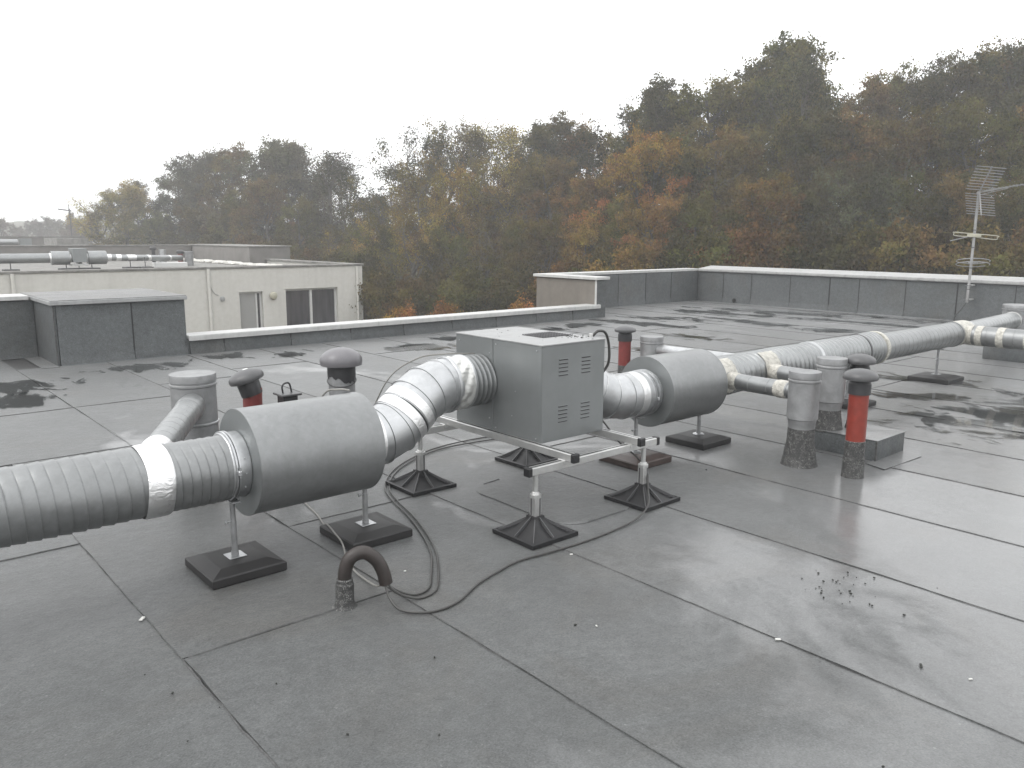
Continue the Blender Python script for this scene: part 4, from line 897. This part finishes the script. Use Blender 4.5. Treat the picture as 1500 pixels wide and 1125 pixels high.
MB().box((4.5, 48.1, CZ), (16.84, 48.5, 0.90), 0.01).build('wall', 'parapet_brown', bk); bx('coping', (4.45, 48.05, 0.901), (16.845, 48.55, 0.96), 'concrete_old', bk, 0.01)
r_ = random.Random(3); b = MB()
for q in range(240):
    s_ = r_.uniform(0.05, 0.16); y = r_.uniform(34.5, 47.5); x = 15.9+r_.uniform(-0.35, 0.35); b.box((x-s_, y-s_, CZ), (x+s_, y+s_, CZ+s_*0.9), s_*0.3, Matrix.Rotation(r_.uniform(0, 3), 3, 'Z'))
tag(b.build('pale_gravel', 'render_cream'), 'strip of pale gravel along the cream building roof edge', 'gravel', kind='stuff')

# ducts on that roof
FY, FZ = 36.8, 0.60
def fcyl(b, xa, xb, r, y=FY, z=FZ): return b.lathe((xa, y, z), [(0, r*0.97), (0.01, r), (xb-xa-0.01, r), (xb-xa, r*0.97)], 28, X)
t = thing('far_duct', 'long smooth duct on the cream building roof', 'duct', (5, FY, CZ)); fcyl(MB(), -6, 7.3, 0.19).build('duct_run', 'galvanised', t); fcyl(MB(), 7.26, 7.34, 0.2).build('joint_band', 'foil_tape', t)
for lab, a_, c_ in (('silencer left of the cabinet on the cream building roof, against the long duct', 7.32, 7.98), ('silencer beside the taped ducts on the cream building roof', 8.66, 9.36)):
    t = thing('far_silencer', lab, 'silencer', (a_, FY, CZ)); fcyl(MB(), a_, c_, 0.275).build('shell', 'galvanised', t); fcyl(MB(), a_-0.012, a_+0.0, 0.18).build('collar', 'foil_tape', t)
t = thing('far_cabinet', 'small grey fan cabinet between silencers on the cream building roof', 'fan unit', (8.3, FY, CZ))
bx('body', (8.05, FY-0.35, 0.42), (8.57, FY+0.35, 0.98), 'cabinet', t, 0.008); bx('stand', (8.0, FY-0.3, 0.28), (8.62, FY+0.3, 0.36), 'aluminium', t, 0.01); bx('motor_box', (8.27, FY-0.2, 0.37), (8.40, FY+0.2, 0.415), 'black_plastic', t)
fcyl(MB(), 7.985, 8.049, 0.16).build('spigot', 'foil_tape', t); fcyl(MB(), 8.571, 8.65, 0.16).build('spigot', 'foil_tape', t)
for q, (xx, lab) in enumerate(((7.85, 'dark slab under the left side of the far cabinet'), (8.32, 'dark slab under the middle of the far cabinet'), (8.80, 'dark slab under the right side of the far cabinet'), (5.9, 'dark slab under the long far duct'), (10.3, 'dark slab under the first taped duct post on the far roof'), (10.9, 'dark slab under the second taped duct post on the far roof'))):
    t = thing('far_stand', lab, 'duct stand', (xx, FY, CZ)); bx('slab', (xx-0.26, FY-0.3, CZ), (xx+0.26, FY+0.3, CZ+0.09), 'rubber', t, 0.015); MB().lathe((xx, FY, CZ+0.09), [(0, 0.02), (0.34 if q < 3 else 0.4, 0.02)], 8).build('post', 'steel_dark', t)
t = thing('far_taped_duct', 'white taped narrow duct stepping right on the cream building roof', 'duct', (11, FY, CZ))
MB().tube([(9.36, FY, FZ), (9.55, FY, FZ), (10.1, FY-0.02, 0.57), (10.9, FY+0.3, 0.55), (12.0, FY+1.2, 0.50), (13.2, FY+2.3, 0.47)], 0.13, 20).build('duct_run', 'galvanised', t)
for p0, p1 in (((9.40, FY, FZ), (9.56, FY, FZ)), ((9.75, FY, 0.59), (9.95, FY-0.01, 0.58)), ((10.15, FY, 0.57), (10.55, FY+0.15, 0.56)), ((11.1, FY+0.46, 0.54), (11.25, FY+0.58, 0.535)), ((12.35, FY+1.52, 0.49), (12.45, FY+1.61, 0.487))): band(t, p0, p1, 0.138, 'foil_tape', n=20)
t = thing('far_red_vent', 'small red vent beside grey flue on the cream building roof', 'vent', (13.28, 39.4, CZ)); MB().lathe((13.28, 39.4, CZ), [(0, 0.12), (0.6, 0.12)], 18).build('pipe', 'red_plastic_faded', t); MB().lathe((13.28, 39.4, CZ+0.56), [(0, 0.12), (0, 0.17), (0.10, 0.18), (0.16, 0.1), (0.17, 0.01)], 18).build('cap', 'cap_plastic_dark', t)
t = thing('far_flue', 'grey capped flue beside the small red vent on the cream building roof', 'flue', (13.62, 39.25, CZ)); MB().lathe((13.62, 39.25, CZ), [(0, 0.20), (0.6, 0.20), (0.6, 0.215), (0.66, 0.215), (0.66, 0.01)], 20).build('pipe', 'galvanised_pipe', t)
t = thing('far_vent', 'dark vent behind the taped duct on the cream building roof', 'vent', (12.8, 41.8, CZ)); MB().lathe((12.8, 41.8, CZ), [(0, 0.09), (0.7, 0.09), (0.7, 0.15), (0.78, 0.17), (0.86, 0.1), (0.87, 0.01)], 18).build('pipe', 'cap_plastic_dark', t)
t = thing('far_flue', 'pale flue next to the dark vent on the cream building roof', 'flue', (13.2, 41.7, CZ)); MB().lathe((13.2, 41.7, CZ), [(0, 0.17), (0.72, 0.17), (0.72, 0.01)], 18).build('pipe', 'galvanised_bright', t)
bx_ = bx('white_kerb', (11.5, 37.4, CZ), (12.9, 37.9, CZ+0.22), 'frame_white', None, 0.02); tag(bx_, 'white low kerb below the taped duct on the cream building roof', 'kerb')

# buildings further off to the left
fb = thing('distant_building', 'grey flat-roofed building behind the cream building', 'building', (10, 66, GZ))
bx('wall', (-25, 62, GZ-0.3), (16.5, 76, 0.55), 'parapet_brown', fb); bx('coping', (-25, 61.95, 0.551), (16.55, 62.4, 0.62), 'concrete_old', fb); bx('parapet', (-25, 70, 0.551), (16.4, 70.4, 1.25), 'parapet_brown', fb); bx('coping', (-25, 69.95, 1.251), (16.45, 70.45, 1.33), 'concrete_old', fb)
bx('stair_head', (13.2, 64, 0.552), (15.2, 68, 1.22), 'concrete_old', fb); MB().lathe((-10, 65, 0.95), [(0, 0.2), (21, 0.2)], 16, X).build('duct_run', 'galvanised', fb); bx('cabinet', (11.1, 64.7, 0.552), (11.8, 65.3, 1.2), 'cabinet', fb)
fb = thing('white_house', 'small pale house at the misty far left', 'house', (9, 105, GZ)); bx('wall', (8, 104, GZ-0.3), (14.5, 112, 1.4), 'render_cream', fb); MB().add([(7.8, 103.8, 1.4), (14.7, 103.8, 1.4), (14.7, 112.2, 1.4), (7.8, 112.2, 1.4), (7.8, 108, 3.0), (14.7, 108, 3.0)], [(0, 1, 5, 4), (2, 3, 4, 5), (0, 4, 3), (1, 2, 5), (0, 3, 2, 1)]).build('roof', 'shutter', fb)
pt = at_depth(103, 322, 66)
fa = thing('distant_antenna', 'thin television antenna far off above the grey buildings', 'antenna', (pt.x, pt.y, 0.56)); MB().lathe((pt.x, pt.y, 0.56), [(0, 0.05), (pt.z+0.9-0.56, 0.04)], 8).build('mast', 'steel_dark', fa)
MB().tube([(pt.x-0.75, pt.y+0.35, pt.z+0.85), (pt.x+0.12, pt.y-0.05, pt.z+0.72)], 0.05, 6).build('boom', 'steel_dark', fa); MB().tube([(pt.x-0.02, pt.y, pt.z+0.3), (pt.x-0.06, pt.y, pt.z+1.25)], 0.025, 6).build('reflector', 'steel_dark', fa)

# ------------------------------------------------------------------ trees
def leaf_mesh(name, cen, size, tone, turn, rs):
    n_ = len(cen); a = rs.normal(size=(n_, 3)); a /= np.linalg.norm(a, axis=1)[:, None]
    b_ = rs.normal(size=(n_, 3)); b_ -= a*(a*b_).sum(1)[:, None]; b_ /= np.linalg.norm(b_, axis=1)[:, None]
    s_ = size[:, None]; bend = np.cross(a, b_)*s_*0.25
    v = np.stack([cen-a*s_, cen-b_*s_*0.55+bend, cen+a*s_, cen+b_*s_*0.55+bend], 1).reshape(-1, 3)
    me = bpy.data.meshes.new(name); me.vertices.add(n_*4); me.vertices.foreach_set('co', v.astype(np.float32).ravel())
    me.loops.add(n_*4); me.loops.foreach_set('vertex_index', np.arange(n_*4, dtype=np.int32))
    me.polygons.add(n_); me.polygons.foreach_set('loop_start', np.arange(0, n_*4, 4, dtype=np.int32))
    me.update(calc_edges=True)
    for nm, arr in (('tone', tone), ('turn', turn)):
        at_ = me.attributes.new(nm, 'FLOAT', 'FACE'); at_.data.foreach_set('value', arr.astype(np.float32))
    me.materials.append(MATS['leaves']); return me
def grow(seed, H, trunk_r, first, n_limb, spread, rise, n_sub, n_twig, leaves_per, lsize, csig, lobes=1.0, conical=0.0):
    """a tree of height H: wood mesh and leaf mesh"""
    r_ = random.Random(seed); rs = np.random.RandomState(seed); wood = []; tips = []
    def limb(p, d, L, r0, level, segs):
        pts = [p.copy()]; rad = [r0]
        for i in range(segs):
            wob = (0.10, 0.22, 0.30, 0.36)[level]
            d = (d+Vector((r_.gauss(0, wob), r_.gauss(0, wob), r_.gauss(0, wob)*0.7+(0.0, 0.07, 0.04, 0.0)[level]))).normalized()
            p = p+d*(L/segs); pts.append(p.copy()); rad.append(max(0.006, r0*(1-(i+1)/segs*(0.82 if level else 0.78))))
        wood.append((pts, rad, (8, 6, 4, 3)[level])); return pts, rad
    tp, tr_ = limb(Vector((0, 0, -0.3)), Vector((r_.gauss(0, 0.04), r_.gauss(0, 0.04), 1)), H*0.90, trunk_r, 0, 9)
    def along(pts, f_):
        q = f_*(len(pts)-1); i = min(int(q), len(pts)-2); return pts[i].lerp(pts[i+1], q-i)
    ga = r_.uniform(0, 6.28)
    for i in range(n_limb):
        f_ = first+(0.97-first)*(i+r_.uniform(0, 0.8))/n_limb; base = along(tp, min(f_, 0.99)); ga += 2.4+r_.gauss(0, 0.35)
        up = rise*(0.45+0.9*f_)+r_.gauss(0, 0.12); d = Vector((math.cos(ga), math.sin(ga), up)).normalized()
        prof = math.sin(PI*min(1, max(0.0, (f_-first)/(1-first))*0.82+0.16))**0.7
        if conical: prof = (1-conical)*prof+conical*(1.05-(f_-first)/(1-first))
        L = H*spread*max(0.24, prof)*r_.uniform(0.75, 1.2)
        lp, lr = limb(base, d, L, trunk_r*0.5*(1-0.6*f_)+0.03, 1, 6); ltone = rs.normal(0, 0.20); lturn = rs.normal(0, 0.22)
        for s in range(n_sub):
            g = 0.22+0.78*(s+r_.uniform(0, 0.9))/n_sub; b2_ = along(lp, min(0.99, g)); dd = (lp[-1]-lp[0]).normalized()
            d2 = (dd*0.7+Vector((r_.gauss(0, 0.7), r_.gauss(0, 0.7), r_.gauss(0.12, 0.5)))).normalized()
            sp_, sr_ = limb(b2_, d2, L*r_.uniform(0.28, 0.5)*(1.2-0.5*g), max(0.012, lr[min(int(g*6), 6)]*0.5), 2, 4)
            for tw in range(n_twig):
                h = 0.25+0.75*(tw+r_.uniform(0, 0.9))/n_twig; b3 = along(sp_, min(0.99, h))
                d3 = ((sp_[-1]-sp_[0]).normalized()*0.6+Vector((r_.gauss(0, 0.8), r_.gauss(0, 0.8), r_.gauss(0.1, 0.6)))).normalized()
                kp, kr = limb(b3, d3, H*0.05*r_.uniform(0.6, 1.3), 0.012, 3, 2)
                ctone = ltone+rs.normal(0, 0.18); cturn = lturn+rs.normal(0, 0.16)
                for e in (kp[1], kp[2]): tips.append((e.x, e.y, e.z, ctone, cturn))
    vs = []; fs = []
    b = MB()
    for pts, rad, n_ in wood: b.tube(pts, rad, n_, False)
    me = bpy.data.meshes.new('wood'); me.from_pydata(b.v, [], b.f); me.update(); me.polygons.foreach_set('use_smooth', [True]*len(me.polygons)); me.materials.append(MATS['bark'])
    T = np.array(tips); keep = rs.rand(len(T)) < lobes; T = T[keep]
    cnt = rs.poisson(leaves_per*rs.gamma(2.5, 1/2.5, len(T))); idx = np.repeat(np.arange(len(T)), cnt)
    cen = T[idx, :3]+rs.normal(size=(len(idx), 3))*np.array([csig, csig, csig*0.7])
    tone = np.clip(0.42+T[idx, 3]+rs.normal(0, 0.20, len(idx)), 0, 1); turn = np.clip(0.5+T[idx, 4]+rs.normal(0, 0.16, len(idx)), 0, 1)
    lm = leaf_mesh('leaf_mass', cen, lsize*rs.uniform(0.6, 1.25, len(idx)), tone, turn, rs)
    zmax = max(float(np.percentile(cen[:, 2], 99.7)), 1)
    return me, lm, zmax
KINDS = {
    'oak_a': grow(11, 15, 0.30, 0.22, 17, 0.33, 0.55, 7, 6, 23, 0.092, 0.185),
    'oak_b': grow(12, 15, 0.32, 0.18, 18, 0.36, 0.45, 7, 6, 22, 0.092, 0.185),
    'oak_c': grow(13, 15, 0.28, 0.26, 15, 0.30, 0.75, 7, 6, 23, 0.092, 0.18),
    'thin': grow(14, 15, 0.20, 0.28, 16, 0.22, 1.0, 6, 5, 9, 0.085, 0.24, 0.8),
    'slim': grow(15, 15, 0.24, 0.14, 20, 0.22, 0.8, 7, 6, 21, 0.09, 0.18),
    'half': grow(16, 15, 0.27, 0.2, 17, 0.33, 0.6, 7, 6, 9, 0.085, 0.20),
    'bush': grow(17, 6, 0.12, 0.05, 20, 0.50, 0.9, 6, 5, 26, 0.075, 0.18),
}
BROWN, OLIVE, DARK, RUST, ORANGE, YELLOW, GREY, GOLD = (0.128, 0.080, 0.027), (0.100, 0.082, 0.024), (0.064, 0.052, 0.022), (0.155, 0.083, 0.025), (0.23, 0.108, 0.025), (0.28, 0.19, 0.052), (0.084, 0.074, 0.042), (0.225, 0.133, 0.032)
NAME = {'oak_a': 'oak_tree', 'oak_b': 'oak_tree', 'oak_c': 'oak_tree', 'thin': 'birch_tree', 'slim': 'slim_tree', 'half': 'thinning_tree', 'bush': 'shrub'}
rt = random.Random(77)
def tree(kind, px, top, depth, col, label, group=None, wid=1.0):
    if group and label in ROWS: label, group = place_label(px, top, kind, label)
    wm, lm, zm = KINDS[kind]; p = at_depth(px, top, depth); gz = terrain(p.x, p.y); H = p.z-gz
    s_ = H/zm
    e = thing(NAME[kind], label, 'shrub' if kind == 'bush' else 'tree', (p.x, p.y, gz), group); e.rotation_euler.z = rt.uniform(0, 6.28); e.scale = (s_*wid, s_*wid, s_)
    for nm, me in (('trunk', wm), ('crown', lm)):
        o = bpy.data.objects.new(nm, me); COL.objects.link(o); o.parent = e
        j = rt.uniform(0.85, 1.15); o.color = (col[0]*j*rt.uniform(0.93, 1.07), col[1]*j*rt.uniform(0.95, 1.05), col[2]*j, 1)
    return e
LB = {BROWN: 'brown', OLIVE: 'olive-green', DARK: 'dark brown', GREY: 'grey-green', RUST: 'rust-red', GOLD: 'golden-brown'}
PLACE = [(300, 'behind the far roof ducts'), (450, 'behind the brown roof block'), (575, 'beside the sky gap'), (690, 'next to the golden tree'), (800, 'behind the low parapet'), (890, 'behind the beige end wall'),
         (1000, 'around the bright orange tree'), (1120, 'over the corner of the tall parapet'), (1260, 'under the tallest treetop'), (1390, 'over the middle of the back parapet'), (9999, 'behind the television antenna')]
FORM = {'oak_a': 'broad', 'oak_b': 'wide-spreading', 'oak_c': 'upswept', 'thin': 'thin', 'slim': 'slender', 'half': 'half-bare', 'bush': 'bushy'}
ROWS = {'skyline': 'tall {} {} tree on the skyline {}', 'middle': 'mid-height {} {} tree {}', 'front': 'low {} {} tree in the front row {}', 'foot': '{} {} shrub under the trees {}'}
def place_label(px, top, kind, row):
    where = [w_ for lim, w_ in PLACE if px < lim][0]
    return ROWS[row].format(FORM[kind], CURRENT[0], where), 'trees and shrubs of the autumn wood'
CURRENT = ['']
def many(rows, row):
    for kind, px, top, depth, col, wid in rows:
        CURRENT[0] = LB[col]; tree(kind, px, top, depth, col, row, 'wood', wid)
# skyline of the wood, left to right
many([('oak_c', 215, 268, 78, GREY, 1.0), ('oak_a', 262, 246, 74, GREY, 0.9), ('oak_b', 305, 222, 70, GREY, 0.95), ('oak_a', 345, 214, 66, BROWN, 0.9), ('oak_b', 392, 204, 64, GREY, 1.0), ('oak_c', 432, 214, 66, GREY, 0.95),
      ('thin', 455, 236, 66, GREY, 1.0), ('half', 590, 184, 52, GREY, 0.95), ('half', 640, 186, 54, BROWN, 1.0), ('oak_c', 770, 186, 52, GREY, 0.95), ('oak_a', 815, 170, 50, DARK, 0.95), ('oak_b', 868, 182, 50, BROWN, 0.9),
      ('oak_c', 925, 140, 46, OLIVE, 0.9), ('oak_a', 975, 120, 45, DARK, 0.9), ('oak_b', 1040, 118, 44, OLIVE, 0.95), ('oak_c', 1095, 92, 43, DARK, 0.95), ('slim', 1157, 38, 42, OLIVE, 0.95), ('oak_c', 1205, 66, 43, OLIVE, 0.8),
      ('oak_a', 1275, 118, 45, BROWN, 0.9), ('oak_b', 1330, 104, 45, OLIVE, 0.9), ('oak_c', 1390, 92, 44, DARK, 0.9), ('oak_a', 1445, 72, 43, OLIVE, 0.95), ('oak_b', 1510, 62, 42, DARK, 1.0), ('oak_c', 1570, 60, 42, BROWN, 1.0)], 'skyline')
tree('oak_a', 182, 268, 72, (0.21, 0.15, 0.052), 'yellowing pale tree at the left end of the wood', None, 1.0)
tree('half', 150, 292, 74, YELLOW, 'low yellow half-bare tree beside the yellowing pale tree', None, 1.0)
for px_, top_, w__ in ((470, 300, 'behind the thin birches'), (560, 285, 'behind the half-bare trees'), (640, 290, 'behind the golden tree'), (730, 280, 'behind the half-bare brown tree')):
    tree('oak_b', px_, top_, 66, GREY, 'misty grey tree of the rear row '+w__, 'misty rear row of the wood', 1.0)
tree('thin', 490, 222, 58, GREY, 'thin pale birch with few leaves beside the sky gap', None, 1.0)
tree('thin', 518, 238, 60, GREY, 'small thin birch leaning into the sky gap', None, 1.0)
tree('thin', 700, 176, 55, YELLOW, 'thin birch with pale yellow top leaves', None, 1.0)
tree('thin', 738, 178, 56, YELLOW, 'second thin birch with pale yellow top leaves against the sky', None, 1.0)
tree('oak_b', 940, 192, 38, ORANGE, 'bright orange-topped tree in the middle of the wood', None, 0.85)
tree('oak_c', 655, 248, 46, GOLD, 'golden yellow tree in the wood beside the sky gap', None, 0.75)
tree('thin', 1155, 85, 40, GREY, 'tall pale trunk with hanging bare branches above the wood', None, 0.7)
# second and front rows
many([('half', 560, 238, 50, BROWN, 0.8), ('half', 605, 250, 46, GOLD, 0.8), ('half', 700, 230, 47, GOLD, 0.85), ('half', 745, 225, 46, BROWN, 0.85), ('oak_b', 800, 232, 45, BROWN, 0.85), ('oak_c', 860, 262, 40, RUST, 0.8),
      ('oak_a', 895, 238, 39, RUST, 0.8), ('oak_b', 1000, 205, 38, OLIVE, 0.9), ('oak_a', 1060, 190, 37, BROWN, 0.9), ('oak_c', 1120, 175, 37, OLIVE, 0.9), ('oak_b', 1190, 165, 37, DARK, 0.9), ('oak_a', 1250, 170, 37, BROWN, 0.9),
      ('oak_c', 1310, 175, 37, OLIVE, 0.9), ('oak_b', 1370, 165, 36, BROWN, 0.9), ('oak_a', 1430, 150, 36, OLIVE, 0.9), ('oak_c', 1500, 140, 35, BROWN, 0.9), ('oak_b', 1575, 140, 35, OLIVE, 0.9),
      ('oak_b', 225, 310, 72, OLIVE, 0.8), ('oak_a', 285, 290, 68, BROWN, 0.8), ('oak_c', 340, 280, 62, OLIVE, 0.8), ('oak_b', 395, 262, 60, BROWN, 0.8), ('oak_a', 440, 290, 58, OLIVE, 0.8), ('half', 480, 330, 52, BROWN, 0.9), ('half', 525, 322, 50, GOLD, 0.9)], 'middle')
many([('half', 545, 330, 44, OLIVE, 0.85), ('half', 600, 310, 42, GOLD, 0.9), ('oak_b', 650, 335, 41, OLIVE, 0.85), ('half', 705, 312, 40, BROWN, 0.9), ('oak_c', 755, 325, 40, OLIVE, 0.85), ('oak_b', 812, 320, 37, BROWN, 0.85),
      ('oak_a', 865, 318, 35, GOLD, 0.8), ('oak_c', 915, 300, 34, OLIVE, 0.85), ('oak_b', 970, 290, 33.5, RUST, 0.85), ('oak_a', 1030, 285, 33, OLIVE, 0.85), ('oak_c', 1085, 270, 33, BROWN, 0.85), ('oak_b', 1145, 262, 32.5, RUST, 0.85),
      ('oak_a', 1205, 260, 32, DARK, 0.85), ('half', 1270, 250, 32, GREY, 0.85), ('oak_b', 1330, 262, 32, OLIVE, 0.85), ('oak_a', 1395, 260, 31.5, BROWN, 0.85), ('oak_c', 1460, 255, 31, DARK, 0.85), ('oak_b', 1525, 255, 31, OLIVE, 0.85)], 'front')
# edge shrubs
for i, (px, top, dep, col) in enumerate([(560, 400, 36, OLIVE), (600, 410, 35, BROWN), (645, 400, 35, DARK), (690, 395, 34, OLIVE), (735, 402, 34, OLIVE), (780, 398, 33, DARK), (830, 385, 32, RUST), (880, 375, 31, OLIVE), (930, 365, 30, GOLD), (985, 355, 30, DARK), (1040, 345, 29.5, OLIVE), (1095, 340, 29, RUST),
        (1150, 342, 29, BROWN), (1205, 340, 28.5, DARK), (1265, 338, 28.5, OLIVE), (1325, 335, 28, BROWN), (1385, 338, 28, DARK), (1445, 335, 28, OLIVE), (1505, 335, 27.5, BROWN), (545, 375, 40, DARK), (500, 372, 46, OLIVE), (455, 365, 52, BROWN), (410, 350, 56, OLIVE), (360, 345, 58, BROWN), (310, 345, 60, OLIVE)]):
    CURRENT[0] = LB[col]; tree('bush', px, top, dep, col, 'foot', 'wood', 0.85)
for px, top, lab in ((600, 452, 'orange bush just over the low parapet, small and left of its pair'), (645, 448, 'larger orange bush just over the low parapet'), (768, 444, 'single orange bush over the parapet near the beige end wall')):
    tree('bush', px, top, 30, (0.27, 0.12, 0.028), lab, None, 0.8)
# misty trees far left
for px, top, dep, kind, wid in ((72, 318, 130, 'oak_b', 0.9), (52, 322, 135, 'oak_a', 0.9), (98, 312, 128, 'oak_c', 0.8), (120, 318, 120, 'half', 0.9), (5, 320, 120, 'oak_b', 1.0), (-20, 322, 120, 'oak_a', 1.0), (28, 333, 140, 'oak_a', 0.9), (110, 330, 110, 'bush', 0.9)):
    tree(kind, px, top, dep, (0.10, 0.082, 0.07), 'misty grey-brown tree beyond the far roofs', 'misty trees beyond the far roofs', wid)

# two trees that would read alike: say which stands nearer the roof
seen = {}
for o in list(COL.objects):
    if o.get('group') == 'trees and shrubs of the autumn wood': seen.setdefault(o['label'], []).append(o)
for lab, os_ in seen.items():
    if len(os_) == 2:
        os_.sort(key=lambda q: q.location.length); os_[0]['label'] = lab+', nearer our roof'; os_[1]['label'] = lab+', deeper in'

# ------------------------------------------------------------------ mist
k = N('mist'); vol = k.n('VolumePrincipled', Density=0.0023, Anisotropy=0.2, Color=(0.98, 0.985, 0.99)); k.t.links.new(vol.outputs[0], k.out.inputs['Volume'])
tag(MB().box((-660, -660, -9), (700, 700, 26)).build('haze', 'mist', None, 0), kind='stuff')
